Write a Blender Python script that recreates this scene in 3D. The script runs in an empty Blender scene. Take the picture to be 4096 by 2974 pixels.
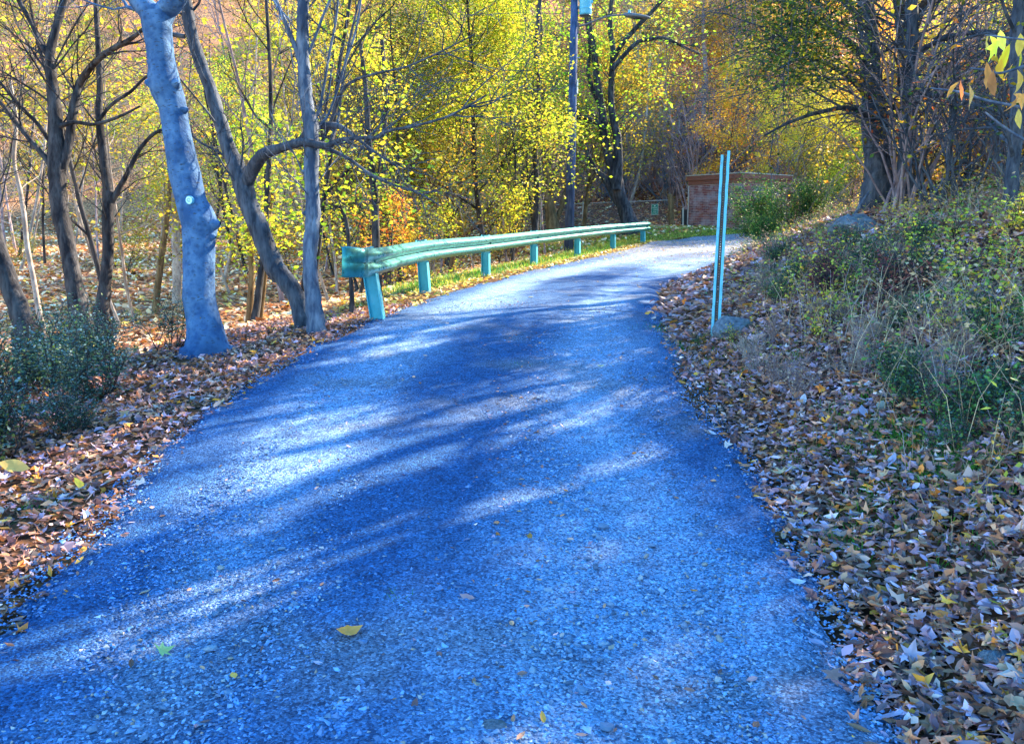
import bpy, math, random
import numpy as np
from mathutils import Vector, Matrix

# ------------------------------------------------------------------ camera, sky, sun, exposure
S = bpy.context.scene
COL = S.collection
PITCH = 9.7
CAMZ = 1.6
FPX = 852.0
cam = bpy.data.cameras.new('camera')
cam.sensor_width = 36.0
cam.lens = 36.0 * FPX / 1024.0
cam.clip_start = 0.05
cam.clip_end = 2000
camo = bpy.data.objects.new('camera', cam)
camo.location = (0, 0, CAMZ)
camo.rotation_euler = (math.radians(90 - PITCH), 0, 0)
COL.objects.link(camo)
S.camera = camo

SUN_EL, SUN_AZ = 31.0, 46.0          # azimuth measured from +Y towards +X
w = bpy.data.worlds.new('World')
S.world = w
w.use_nodes = True
nt = w.node_tree
nt.nodes.clear()
sky = nt.nodes.new('ShaderNodeTexSky')
sky.sky_type = 'NISHITA'
sky.sun_disc = False
sky.sun_elevation = math.radians(SUN_EL)
sky.sun_rotation = math.radians(SUN_AZ)
sky.air_density = 1.6
sky.dust_density = 0.2
sky.ozone_density = 4.0
bg = nt.nodes.new('ShaderNodeBackground')
bg.inputs['Strength'].default_value = 0.15
wo = nt.nodes.new('ShaderNodeOutputWorld')
hs0 = nt.nodes.new('ShaderNodeHueSaturation')
hs0.inputs['Saturation'].default_value = 1.38
nt.links.new(sky.outputs[0], hs0.inputs['Color'])
nt.links.new(hs0.outputs[0], bg.inputs[0])
nt.links.new(bg.outputs[0], wo.inputs[0])
sl = bpy.data.lights.new('sun', 'SUN')
sl.energy = 5.0
sl.angle = math.radians(0.5)
sl.color = (1.0, 0.81, 0.55)
so = bpy.data.objects.new('sun', sl)
e, a = math.radians(SUN_EL), math.radians(SUN_AZ)
SUNV = Vector((math.cos(e) * math.sin(a), math.cos(e) * math.cos(a), math.sin(e)))
so.rotation_euler = SUNV.to_track_quat('Z', 'Y').to_euler()
so.location = (20, 20, 30)
COL.objects.link(so)
S.view_settings.view_transform = 'Standard'
S.view_settings.look = 'None'
S.view_settings.exposure = 2.3
S.view_settings.gamma = 1.0
S.cycles.max_bounces = 7
S.cycles.diffuse_bounces = 4
S.cycles.transmission_bounces = 4
S.cycles.use_denoising = True

# ------------------------------------------------------------------ helpers
R = np.random.default_rng(11)
random.seed(5)
cp, sp = math.cos(math.radians(PITCH)), math.sin(math.radians(PITCH))


def at(px, py, d):
    """world point seen at picture position px,py (1024 wide) at axial distance d"""
    x = (px - 512) / FPX * d
    u = (371.5 - py) / FPX * d
    return np.array([x, d * cp + u * sp, CAMZ - d * sp + u * cp])


def tag(o, label=None, cat=None, group=None, kind=None):
    if label: o['label'] = label
    if cat: o['category'] = cat
    if group: o['group'] = group
    if kind: o['kind'] = kind
    return o


def link(name, me, parent=None, mat=None):
    o = bpy.data.objects.new(name, me)
    COL.objects.link(o)
    if parent is not None: o.parent = parent
    if mat is not None and me is not None and not me.materials: me.materials.append(mat)
    return o


def empty(name, loc=(0, 0, 0), rz=0.0):
    o = bpy.data.objects.new(name, None)
    o.empty_display_size = 0.2
    o.location = loc
    o.rotation_euler = (0, 0, rz)
    COL.objects.link(o)
    return o


def mesh_np(name, V, F, col=None, smooth=False, mat=None):
    """F: (m,k) int array, or a list of such arrays"""
    Fs = F if isinstance(F, list) else [F]
    Fs = [np.asarray(f, dtype=np.int32) for f in Fs if len(f)]
    me = bpy.data.meshes.new(name)
    V = np.asarray(V, dtype=np.float32)
    nl = sum(f.size for f in Fs)
    nf = sum(len(f) for f in Fs)
    me.vertices.add(len(V))
    me.vertices.foreach_set('co', V.ravel())
    me.loops.add(nl)
    me.loops.foreach_set('vertex_index', np.concatenate([f.ravel() for f in Fs]))
    me.polygons.add(nf)
    tot = np.concatenate([np.full(len(f), f.shape[1], dtype=np.int32) for f in Fs])
    st = np.concatenate([[0], np.cumsum(tot)[:-1]]).astype(np.int32)
    me.polygons.foreach_set('loop_start', st)
    me.polygons.foreach_set('loop_total', tot)
    me.polygons.foreach_set('use_smooth', np.full(nf, bool(smooth)))
    if col is not None:
        ca = me.color_attributes.new('col', 'FLOAT_COLOR', 'POINT')
        c4 = np.ones((len(V), 4), dtype=np.float32)
        c4[:, :3] = col
        ca.data.foreach_set('color', c4.ravel())
    me.update(calc_edges=True)
    me.validate()
    if mat: me.materials.append(mat)
    return me


class MB:
    """collects simple solids into one mesh"""
    def __init__(s): s.V = []; s.Q = []; s.T = []; s.n = 0
    def add(s, V, Q=(), T=()):
        V = np.asarray(V, float)
        s.V.append(V)
        if len(Q): s.Q.append(np.asarray(Q) + s.n)
        if len(T): s.T.append(np.asarray(T) + s.n)
        s.n += len(V)
    def box(s, c, size, M=None):
        hx, hy, hz = [v / 2 for v in size]
        V = np.array([[x, y, z] for x in (-hx, hx) for y in (-hy, hy) for z in (-hz, hz)])
        if M is not None: V = V @ np.asarray(M).T
        V = V + np.asarray(c)
        s.add(V, [[0, 1, 3, 2], [4, 6, 7, 5], [0, 4, 5, 1], [2, 3, 7, 6], [0, 2, 6, 4], [1, 5, 7, 3]])
    def tube(s, pts, rad, k=8, cap=True):
        V, Q = tubes([(np.asarray(pts, float), np.asarray(rad, float))], k)
        T = []
        n = len(pts)
        if cap:
            V = np.vstack([V, pts[0], pts[-1]])
            T = [[n * k, (i + 1) % k, i] for i in range(k)] + [[n * k + 1, (n - 1) * k + i, (n - 1) * k + (i + 1) % k] for i in range(k)]
        s.add(V, Q, T)
    def mesh(s, name, mat=None, smooth=False):
        F = []
        if s.Q: F.append(np.vstack(s.Q))
        if s.T: F.append(np.vstack(s.T))
        return mesh_np(name, np.vstack(s.V), F, smooth=smooth, mat=mat)
    def obj(s, name, mat, parent=None, smooth=False):
        return link(name, s.mesh(name, mat, smooth), parent)


def tubes(polys, k=6, rough=0.0, rng=None):
    Vs, Qs = [], []
    n0 = 0
    ang = np.arange(k) * 2 * math.pi / k
    ca, sa = np.cos(ang), np.sin(ang)
    for pts, rad in polys:
        pts = np.asarray(pts, float)
        n = len(pts)
        T = np.empty_like(pts)
        T[1:-1] = pts[2:] - pts[:-2]
        T[0] = pts[1] - pts[0]
        T[-1] = pts[-1] - pts[-2]
        T /= np.linalg.norm(T, axis=1)[:, None] + 1e-9
        ref = np.array([0, 0, 1.0]) if abs(T[0, 2]) < 0.9 else np.array([1.0, 0, 0])
        U = np.empty_like(pts)
        u = np.cross(ref, T[0]); u /= np.linalg.norm(u)
        for i in range(n):
            u = u - T[i] * np.dot(u, T[i])
            u = u / (np.linalg.norm(u) + 1e-9)
            U[i] = u
        W = np.cross(T, U)
        rr = np.asarray(rad, float)[:, None, None] * np.ones((n, k, 1))
        if rough and rng is not None:
            rr = rr * (1 + rng.normal(0, rough, (n, k, 1)))
        ring = pts[:, None, :] + rr * (U[:, None, :] * ca[None, :, None] + W[:, None, :] * sa[None, :, None])
        Vs.append(ring.reshape(-1, 3))
        i = np.arange(n - 1)[:, None] * k
        j = np.arange(k)[None, :]
        j2 = (j + 1) % k
        Qs.append((np.stack([i + j, i + j2, i + k + j2, i + k + j], -1).reshape(-1, 4)) + n0)
        n0 += n * k
    return np.vstack(Vs), np.vstack(Qs)


def smooth_path(P, n=40):
    """Catmull-Rom resample of rows (any columns)"""
    P = np.asarray(P, float)
    Q = np.vstack([2 * P[0] - P[1], P, 2 * P[-1] - P[-2]])
    out = []
    segs = len(P) - 1
    for s_ in range(segs):
        m = max(2, n // segs)
        for t in np.linspace(0, 1, m, endpoint=(s_ == segs - 1)):
            a0, a1, a2, a3 = Q[s_:s_ + 4]
            out.append(0.5 * ((2 * a1) + (-a0 + a2) * t + (2 * a0 - 5 * a1 + 4 * a2 - a3) * t * t + (-a0 + 3 * a1 - 3 * a2 + a3) * t ** 3))
    return np.array(out)


def vnoise(x, y, seed=0):
    """smooth value noise, vectorised"""
    x = np.asarray(x, float); y = np.asarray(y, float)
    xi = np.floor(x).astype(np.int64); yi = np.floor(y).astype(np.int64)
    xf = x - xi; yf = y - yi
    def h(a, b):
        n = (a * 374761393 + b * 668265263 + seed * 974634777) & 0xffffffff
        n = ((n ^ (n >> 13)) * 1274126177) & 0xffffffff
        return ((n ^ (n >> 16)) & 0xffff) / 65535.0
    u = xf * xf * (3 - 2 * xf); v = yf * yf * (3 - 2 * yf)
    return (h(xi, yi) * (1 - u) + h(xi + 1, yi) * u) * (1 - v) + (h(xi, yi + 1) * (1 - u) + h(xi + 1, yi + 1) * u) * v


def fbm(x, y, seed=0, o=4):
    s_ = 0; amp = 0.5
    for i in range(o):
        s_ = s_ + amp * (vnoise(x * 2 ** i, y * 2 ** i, seed + i * 7) - 0.5)
        amp *= 0.5
    return s_

# ------------------------------------------------------------------ the lie of the land
ZY = [-6, 0, 3, 6, 10, 13, 17, 21, 24, 27, 30, 32, 35, 40, 60]
ZZ = [0, 0, .05, .2, .5, .6, .66, .74, .82, .9, 1.0, 1.1, 1.25, 1.4, 1.6]
LY = [-6, 0, 2.85, 3.8, 4.7, 5.7, 7.1, 8.7, 10.3, 13.3, 18.2, 22.2, 25, 28.5, 30.8, 32, 33, 34, 36, 60]
LX = [-2.3, -2.1, -1.95, -2.1, -2.17, -2.25, -2.19, -2.0, -1.55, -.9, .5, 1.95, 3.0, 4.2, 5.0, 6.6, 9.2, 14, 30, 200]
RY = [-6, 0, 2.4, 3.1, 3.9, 4.6, 5.7, 7.6, 10.4, 14.6, 18, 21, 24, 27, 30, 33, 36, 60]
RX = [1.0, 1.05, 1.14, 1.27, 1.34, 1.4, 1.44, 1.5, 1.76, 2.6, 4.0, 5.7, 8.4, 13, 20, 40, 90, 400]
zr = lambda y: np.interp(y, ZY, ZZ)
xL = lambda y: np.interp(y, LY, LX)
xR = lambda y: np.interp(y, RY, RX)
sstep = lambda a, b, x: (lambda t: t * t * (3 - 2 * t))(np.clip((x - a) / (b - a), 0, 1))


def H(x, y):
    x = np.asarray(x, float); y = np.asarray(y, float)
    z0 = zr(y)
    l, r = xL(y), xR(y)
    sl_ = np.clip((xL(y + .5) - xL(y - .5)), 0, 6)
    sr_ = np.clip((xR(y + .5) - xR(y - .5)), 0, 6)
    dl = np.maximum(l - x, 0) / np.sqrt(1 + sl_ ** 2)
    dr = np.maximum(x - r, 0) / np.sqrt(1 + sr_ ** 2)
    # right bank
    top = 2.05 * sstep(1, 9, y) + 0.9 * (1 - sstep(1, 9, y)) - .95 * sstep(15, 21, y)
    bank = top * (1 - np.exp(-np.maximum(dr - .25, 0) * (.62 + .1 * fbm(y * .6, y * 0, 9)) / np.maximum(top, .1)))
    bank = bank + .14 * np.maximum(dr - 5, 0)
    bank = bank * (1 + .28 * fbm(x * .8, y * .8, 21)) + .10 * fbm(x * 2.3, y * 2.3, 5) * sstep(.2, 1, dr)
    # left side: shoulder, drop to the ravine, hillside beyond
    val = -.55 + .2 * fbm(x * .3, y * .3, 3) + .050 * np.maximum(y - 11, 0) + .02 * np.maximum(-x - 8, 0)
    sh = 1.25 - .2 * sstep(9, 11, y)
    t = sstep(0, 4.2, dl - sh)
    zl = z0 - .12 * sstep(0, 1.3, dl)
    left = zl * (1 - t) + np.minimum(val, zl + 5) * t
    # green by the brick hut
    lawn = sstep(31, 34.3, y - .10 * np.maximum(x - 6, 0)) * .46
    z = np.where(x < l, left, z0 + bank)
    lw = sstep(2.5, 5.0, x) * (1 - sstep(15, 24, x)) * sstep(30.4, 32, y)
    z = z * (1 - lw) + (zr(np.minimum(y, 32)) + lawn) * lw
    # the wooded hillside closing the view
    s_ = y - 37 - .10 * np.abs(x - 5) + 2.0 * fbm(x * .05, y * .05, 41) * 2
    hill = np.maximum(s_, 0)
    hill = .44 * (np.sqrt(hill * hill + 16) - 4)
    z = z + hill + .25 * fbm(x * .5, y * .5, 77) * sstep(37, 45, y)
    z = z + .03 * fbm(x * 3, y * 3, 13) * (np.where(dl > 0, sstep(0, 1, dl), sstep(0, 1, dr)))
    return z


def Hs(x, y): return float(H(np.array([x]), np.array([y]))[0])


def ground_hit(px, py):
    d = at(px, py, 1.0) - np.array([0, 0, CAMZ])
    t = np.arange(1.2, 120, .03)
    P = np.array([0, 0, CAMZ]) + t[:, None] * d
    k = np.argmax(P[:, 2] < H(P[:, 0], P[:, 1]))
    return P[k]

# ------------------------------------------------------------------ materials
def new_mat(name):
    m = bpy.data.materials.new(name)
    m.use_nodes = True
    n = m.node_tree
    n.nodes.clear()
    out = n.nodes.new('ShaderNodeOutputMaterial')
    return m, n, out


def N(n, t, **kw):
    x = n.nodes.new(t)
    for k, v in kw.items():
        if k in x.inputs.keys(): x.inputs[k].default_value = v
        else: setattr(x, k, v)
    return x


def ramp(n, src, stops, interp='LINEAR'):
    r = n.nodes.new('ShaderNodeValToRGB')
    r.color_ramp.interpolation = interp
    while len(r.color_ramp.elements) > len(stops): r.color_ramp.elements.remove(r.color_ramp.elements[-1])
    while len(r.color_ramp.elements) < len(stops): r.color_ramp.elements.new(.5)
    for el, (p, c) in zip(r.color_ramp.elements, stops):
        el.position = p
        el.color = (*c, 1)
    n.links.new(src, r.inputs[0])
    return r.outputs[0]


def mixc(n, f, a_, b_, mode='MIX'):
    m = n.nodes.new('ShaderNodeMix')
    m.data_type = 'RGBA'
    m.blend_type = mode
    for key, v in ((0, f), (6, a_), (7, b_)):
        if isinstance(v, (int, float)): m.inputs[key].default_value = v
        elif isinstance(v, tuple): m.inputs[key].default_value = (*v, 1)
        else: n.links.new(v, m.inputs[key])
    return m.outputs[2]


def bump(n, src, strength=.4, dist=.02):
    b = N(n, 'ShaderNodeBump', Strength=strength, Distance=dist)
    n.links.new(src, b.inputs['Height'])
    return b.outputs[0]


def pbr(n, out, col, rough=.8, metal=0.0, norm=None, spec=None):
    p = n.nodes.new('ShaderNodeBsdfPrincipled')
    if isinstance(col, tuple): p.inputs['Base Color'].default_value = (*col, 1)
    else: n.links.new(col, p.inputs['Base Color'])
    if isinstance(rough, float): p.inputs['Roughness'].default_value = rough
    else: n.links.new(rough, p.inputs['Roughness'])
    p.inputs['Metallic'].default_value = metal
    if spec is not None: p.inputs['Specular IOR Level'].default_value = spec
    if norm is not None: n.links.new(norm, p.inputs['Normal'])
    n.links.new(p.outputs[0], out.inputs[0])
    return p


def tex(n, kind, scale, coord='Object', **kw):
    tc = n.nodes.new('ShaderNodeTexCoord')
    t = n.nodes.new(kind)
    t.inputs['Scale'].default_value = scale
    for k, v in kw.items():
        if k in t.inputs.keys(): t.inputs[k].default_value = v
        else: setattr(t, k, v)
    n.links.new(tc.outputs[coord], t.inputs['Vector'])
    return t


def mat_bark(name, c1, c2, scale=9, stretch=(1, 1, .25), strength=.7, extra=None):
    m, n, out = new_mat(name)
    tc = n.nodes.new('ShaderNodeTexCoord')
    mp = n.nodes.new('ShaderNodeMapping')
    mp.inputs['Scale'].default_value = stretch
    n.links.new(tc.outputs['Object'], mp.inputs[0])
    no = N(n, 'ShaderNodeTexNoise', Scale=scale, Detail=7.0, Roughness=.65)
    n.links.new(mp.outputs[0], no.inputs['Vector'])
    vo = N(n, 'ShaderNodeTexVoronoi', Scale=scale * 2.2)
    n.links.new(mp.outputs[0], vo.inputs['Vector'])
    c = ramp(n, no.outputs[0], [(.38, c1), (.62, c2)])
    c = mixc(n, ramp(n, vo.outputs['Distance'], [(.05, (.55, .55, .55)), (.35, (0, 0, 0))]), c, tuple(v * .35 for v in c1))
    big = N(n, 'ShaderNodeTexNoise', Scale=1.7, Detail=3.0)
    n.links.new(tc.outputs['Object'], big.inputs['Vector'])
    c = mixc(n, ramp(n, big.outputs[0], [(.45, (0, 0, 0)), (.75, (1, 1, 1))]), c, tuple(v * .55 for v in c1))
    if extra:
        sp_ = N(n, 'ShaderNodeTexNoise', Scale=22.0, Detail=3.0)
        mp2 = n.nodes.new('ShaderNodeMapping'); mp2.inputs['Scale'].default_value = (1, 1, 3.0)
        n.links.new(tc.outputs['Object'], mp2.inputs[0]); n.links.new(mp2.outputs[0], sp_.inputs['Vector'])
        c = mixc(n, ramp(n, sp_.outputs[0], [(.62, (0, 0, 0)), (.68, (1, 1, 1))]), c, extra)
    b1 = bump(n, no.outputs[0], strength, .03)
    pbr(n, out, c, .9, norm=b1, spec=.2)
    return m


def mat_leaf(name, trans=.5, rough=.55, bright=1.0, rnd=.15, spec=.25):
    """leaf colours come from the mesh; light passes through the blade"""
    m, n, out = new_mat(name)
    at_ = N(n, 'ShaderNodeAttribute', attribute_name='col')
    oi = n.nodes.new('ShaderNodeObjectInfo')
    hs = n.nodes.new('ShaderNodeHueSaturation')
    mr = N(n, 'ShaderNodeMapRange')
    mr.inputs['To Min'].default_value = bright * (1 - rnd)
    mr.inputs['To Max'].default_value = bright * (1 + rnd)
    n.links.new(oi.outputs['Random'], mr.inputs[0])
    mh = N(n, 'ShaderNodeMapRange')
    mh.inputs['To Min'].default_value = .5 - rnd * .12
    mh.inputs['To Max'].default_value = .5 + rnd * .12
    n.links.new(oi.outputs['Random'], mh.inputs[0])
    n.links.new(mr.outputs[0], hs.inputs['Value'])
    n.links.new(mh.outputs[0], hs.inputs['Hue'])
    n.links.new(at_.outputs[0], hs.inputs['Color'])
    p = n.nodes.new('ShaderNodeBsdfPrincipled')
    n.links.new(hs.outputs[0], p.inputs['Base Color'])
    p.inputs['Roughness'].default_value = rough
    p.inputs['Specular IOR Level'].default_value = spec
    t = n.nodes.new('ShaderNodeBsdfTranslucent')
    n.links.new(hs.outputs[0], t.inputs[0])
    mx = n.nodes.new('ShaderNodeMixShader')
    mx.inputs[0].default_value = trans
    n.links.new(p.outputs[0], mx.inputs[1])
    n.links.new(t.outputs[0], mx.inputs[2])
    n.links.new(mx.outputs[0], out.inputs[0])
    return m


def mat_attr(name, rough=.85, bumpscale=60, strength=.3):
    m, n, out = new_mat(name)
    at_ = N(n, 'ShaderNodeAttribute', attribute_name='col')
    no = tex(n, 'ShaderNodeTexNoise', bumpscale, Detail=3.0)
    c = mixc(n, 1.0, at_.outputs[0], ramp(n, no.outputs[0], [(.3, (.7, .7, .7)), (.7, (1, 1, 1))]), 'MULTIPLY')
    pbr(n, out, c, rough, norm=bump(n, no.outputs[0], strength, .004), spec=.3)
    return m


def mat_paint(name, c, rough=.45, metal=0.0, dirt=(.05, .04, .03), amt=.6, scale=6.0):
    m, n, out = new_mat(name)
    no = tex(n, 'ShaderNodeTexNoise', scale, Detail=8.0, Roughness=.7)
    n2 = tex(n, 'ShaderNodeTexNoise', scale * 7, Detail=4.0)
    cc = mixc(n, ramp(n, no.outputs[0], [(.5, (0, 0, 0)), (.72, (amt, amt, amt))]), c, dirt)
    cc = mixc(n, ramp(n, n2.outputs[0], [(.63, (0, 0, 0)), (.68, (amt, amt, amt))]), cc, dirt)
    rr = ramp(n, no.outputs[0], [(.3, (rough * .8,) * 3), (.8, (min(1, rough * 1.6),) * 3)])
    pbr(n, out, cc, rr, metal, norm=bump(n, n2.outputs[0], .12, .004))
    return m


M = {}
M['beech'] = mat_bark('beech_bark', (.03, .09, .24), (.10, .21, .41), 6, (1, 1, 1.0), .9, extra=(.05, .07, .11))
M['bark_dark'] = mat_bark('dark_bark', (.016, .016, .024), (.085, .085, .10), 11, (1, 1, .22), 1.0)
M['bark_slate'] = mat_bark('slate_bark', (.03, .04, .065), (.12, .14, .19), 11, (1, 1, .22), 1.0)
M['bark_grey'] = mat_bark('grey_bark', (.05, .075, .14), (.19, .24, .34), 12, (1, 1, .2), .9)
M['bark_brown'] = mat_bark('brown_bark', (.10, .065, .035), (.26, .18, .10), 10, (1, 1, .2), .9)
M['bark_pale'] = mat_bark('pale_bark', (.26, .22, .21), (.5, .44, .42), 8, (1, 1, .6), .4)
M['bark_mauve'] = mat_bark('mauve_bark', (.20, .15, .19), (.42, .34, .38), 8, (1, 1, .6), .4)
M['leaf'] = mat_leaf('crown_leaves', .58, bright=1.22, rnd=.22)
M['leaf_dark'] = mat_leaf('shade_leaves', .35)
M['litter'] = mat_leaf('fallen_leaves', .16, .5, 1.35, rnd=.0, spec=.45)
M['weed'] = mat_leaf('weed_leaves', .35, .5, 1.35)
M['stone'] = mat_attr('gravel_stone', .75, 90)
M['teal'] = mat_paint('teal_paint', (.03, .38, .52), .5, dirt=(.03, .10, .12), amt=.35)
M['rail'] = mat_paint('rail_paint', (.05, .30, .31), .28, .6, dirt=(.02, .07, .045), amt=.85, scale=4)
M['postblue'] = mat_paint('post_paint', (.12, .50, .68), .45, dirt=(.06, .10, .12), amt=.6, scale=14)
M['rust'] = mat_paint('dark_rust', (.045, .04, .045), .8, dirt=(.16, .09, .05), amt=.6, scale=20)
M['polewood'] = mat_bark('pole_wood', (.035, .055, .13), (.09, .13, .25), 14, (1, 1, .06), .6)
M['can'] = mat_paint('transformer_paint', (.10, .46, .72), .4, amt=.1)
M['lampmetal'] = mat_paint('lamp_metal', (.10, .11, .14), .5, amt=.2)
M['galv'] = mat_paint('galvanised_steel', (.42, .42, .46), .45, .5, dirt=(.2, .17, .15), amt=.5)
M['fascia'] = mat_paint('brown_fascia', (.20, .065, .045), .7, dirt=(.07, .03, .03), amt=.5)
M['signgreen'] = mat_paint('green_sign', (.0, .16, .12), .5, amt=.1)
M['white'] = mat_paint('white_paint', (.75, .78, .78), .6, amt=.2)
M['darkbox'] = mat_paint('dark_enamel', (.02, .02, .03), .6, amt=.2)
M['roofing'] = mat_paint('roof_edge', (.45, .42, .38), .7, amt=.5)

# bricks / mortar
m, n, out = new_mat('brick_red')
at_ = N(n, 'ShaderNodeAttribute', attribute_name='col')
no = tex(n, 'ShaderNodeTexNoise', 2.2, Detail=5.0)
c = mixc(n, ramp(n, no.outputs[0], [(.45, (0, 0, 0)), (.65, (.65, .65, .65))]), at_.outputs[0], (.36, .31, .38))
pbr(n, out, c, .9)
M['brick'] = m
m, n, out = new_mat('mortar')
no = tex(n, 'ShaderNodeTexNoise', 30, Detail=3.0)
pbr(n, out, ramp(n, no.outputs[0], [(.3, (.34, .30, .32)), (.7, (.52, .47, .5))]), .95)
M['mortar'] = m

# ground: soil and small leaf fragments, tinted per place by the mesh colour
m, n, out = new_mat('ground')
at_ = N(n, 'ShaderNodeAttribute', attribute_name='col')
vo = tex(n, 'ShaderNodeTexVoronoi', 16.0)
vf = tex(n, 'ShaderNodeTexVoronoi', 5.0)
sep = n.nodes.new('ShaderNodeSeparateColor'); n.links.new(vo.outputs['Color'], sep.inputs[0])
leafc = ramp(n, sep.outputs[0], [(0, (.25, .2, .2)), (.3, (.55, .45, .4)), (.55, (1.0, .8, .7)), (.8, (1.5, 1.2, .9)), (1, (1.9, 1.7, 1.4))], 'CONSTANT')
c = mixc(n, 1.0, at_.outputs[0], leafc, 'MULTIPLY')
no = tex(n, 'ShaderNodeTexNoise', .6, Detail=6.0)
c = mixc(n, ramp(n, no.outputs[0], [(.35, (0, 0, 0)), (.7, (.6, .6, .6))]), c, mixc(n, 1.0, c, (.45, .4, .4), 'MULTIPLY'))
pbr(n, out, c, .95, norm=bump(n, vo.outputs['Distance'], .9, .03), spec=.15)
M['ground'] = m

# road
m, n, out = new_mat('gravel_road')
at_ = N(n, 'ShaderNodeAttribute', attribute_name='col')
vo = tex(n, 'ShaderNodeTexVoronoi', 95.0)
v2 = tex(n, 'ShaderNodeTexVoronoi', 150.0)
no = tex(n, 'ShaderNodeTexNoise', 9.0, Detail=9.0, Roughness=.75)
sep = n.nodes.new('ShaderNodeSeparateColor'); n.links.new(vo.outputs['Color'], sep.inputs[0])
gr = ramp(n, sep.outputs[1], [(0, (.45, .45, .5)), (.3, (.8, .8, .82)), (.65, (1.08, 1.08, 1.08)), (.94, (1.6, 1.55, 1.45))], 'CONSTANT')
c = mixc(n, 1.0, at_.outputs[0], gr, 'MULTIPLY')
sep2 = n.nodes.new('ShaderNodeSeparateColor'); n.links.new(v2.outputs['Color'], sep2.inputs[0])
c = mixc(n, 1.0, c, ramp(n, sep2.outputs[0], [(0, (.7, .7, .72)), (.4, (1, 1, 1)), (.8, (1.25, 1.25, 1.25))], 'CONSTANT'), 'MULTIPLY')
c = mixc(n, .8, c, mixc(n, 1.0, c, ramp(n, no.outputs[0], [(.3, (.5, .5, .52)), (.7, (1.4, 1.4, 1.4))]), 'MULTIPLY'))
b1 = N(n, 'ShaderNodeBump', Strength=.9, Distance=.012); n.links.new(vo.outputs['Distance'], b1.inputs['Height'])
b1.invert = True
b2 = N(n, 'ShaderNodeBump', Strength=.6, Distance=.03); n.links.new(no.outputs[0], b2.inputs['Height']); n.links.new(b1.outputs[0], b2.inputs['Normal'])
pbr(n, out, c, .92, norm=b2.outputs[0], spec=.2)
M['road'] = m

# rock
m, n, out = new_mat('grey_rock')
no = tex(n, 'ShaderNodeTexNoise', 5.0, Detail=8.0)
n2 = tex(n, 'ShaderNodeTexNoise', 1.4, Detail=4.0)
c = ramp(n, no.outputs[0], [(.3, (.06, .08, .11)), (.7, (.20, .24, .31))])
c = mixc(n, ramp(n, n2.outputs[0], [(.5, (0, 0, 0)), (.7, (.7, .7, .7))]), c, (.09, .11, .07))
pbr(n, out, c, .9, norm=bump(n, no.outputs[0], .7, .04), spec=.2)
M['rock'] = m

# ------------------------------------------------------------------ ground sheet
def graded(a, b, mid, s0, k, smax):
    out = [mid]
    v = mid
    while v < b:
        v += min(smax, s0 + k * abs(v - mid)); out.append(v)
    v = mid
    while v > a:
        v -= min(smax, s0 + k * abs(v - mid)); out.insert(0, v)
    return np.array(out)

gx = graded(-170, 190, 0, .10, .022, 6)
gy = graded(-30, 260, 4, .09, .018, 6)
X, Y = np.meshgrid(gx, gy)
Z = H(X, Y)
inroad = ((X > xL(Y) + .12) & (X < xR(Y) - .12) & (Y < 40))
Z = Z - .05 * inroad
V = np.stack([X, Y, Z], -1).reshape(-1, 3)
nx, ny = len(gx), len(gy)
i = np.arange(ny - 1)[:, None] * nx + np.arange(nx - 1)[None, :]
F = np.stack([i, i + 1, i + nx + 1, i + nx], -1).reshape(-1, 4)
xf, yf = V[:, 0], V[:, 1]
gc = np.empty((len(V), 3)); gc[:] = (.13, .075, .045)              # brown soil and litter
dL = xL(yf) - xf
dR = xf - xR(yf)
lft = sstep(1.5, 3.5, dL)[:, None]
gc = gc * (1 - lft) + np.array([.62, .36, .20]) * lft              # tan and orange leaf floor of the ravine
hl = (sstep(30, 40, yf) * sstep(-6, 4, xf))[:, None]
gc = gc * (1 - hl) + np.array([.36, .19, .15]) * hl                # russet hillside
bk = (sstep(.3, 1, dR) * (1 - sstep(15, 30, yf)))[:, None]
gc = gc * (1 - bk) + np.array([.12, .085, .085]) * bk
lw = (sstep(2, 4, xf) * (1 - sstep(16, 22, xf)) * sstep(30.2, 31, yf) * (1 - sstep(35.5, 37.5, yf)) * (dL > 0))[:, None]
gc = gc * (1 - lw) + np.array([.20, .24, .04]) * lw
vg = (sstep(15, 19, yf) * (1 - sstep(31, 33, yf)) * sstep(.2, .6, dL) * (1 - sstep(1.5, 3, dL)))[:, None]
gc = gc * (1 - vg) + np.array([.16, .20, .04]) * vg
gc *= (1 + .5 * fbm(xf * .7, yf * .7, 90))[:, None]
ground = link('ground', mesh_np('ground', V, F, np.clip(gc, 0, 1), True, M['ground']))
tag(ground, kind='structure')

# ------------------------------------------------------------------ road sheet
ry = [-3.0]
while ry[-1] < 34.2: ry.append(ry[-1] + .035 + .006 * max(ry[-1], 0))
ry = np.array(ry)
K = 96
u = np.linspace(0, 1, K)[None, :]
l, r = xL(ry)[:, None] - .25, np.minimum(xR(ry)[:, None], 26) + .25
X = l + (r - l) * u
Y = ry[:, None] + 0 * X
edge = np.minimum(X - l, r - X)
edge = edge + .42 * fbm(X * 1.3, Y * 1.3, 31) + .22 * fbm(X * 6, Y * 6, 35)
z = H(X, Y) + np.clip((edge - .25) * .22, -.05, .035)
wpos = (X - l) / (r - l)
ruts = np.exp(-((wpos - .27) / .10) ** 2) + np.exp(-((wpos - .74) / .11) ** 2)
z = z - .025 * ruts + .02 * fbm(X * 1.1, Y * .8, 51) + .012 * fbm(X * 7, Y * 7, 57)
V = np.stack([X, Y, z], -1).reshape(-1, 3)
ny, nx = X.shape
i = np.arange(ny - 1)[:, None] * nx + np.arange(nx - 1)[None, :]
F = np.stack([i, i + 1, i + nx + 1, i + nx], -1).reshape(-1, 4)
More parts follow.
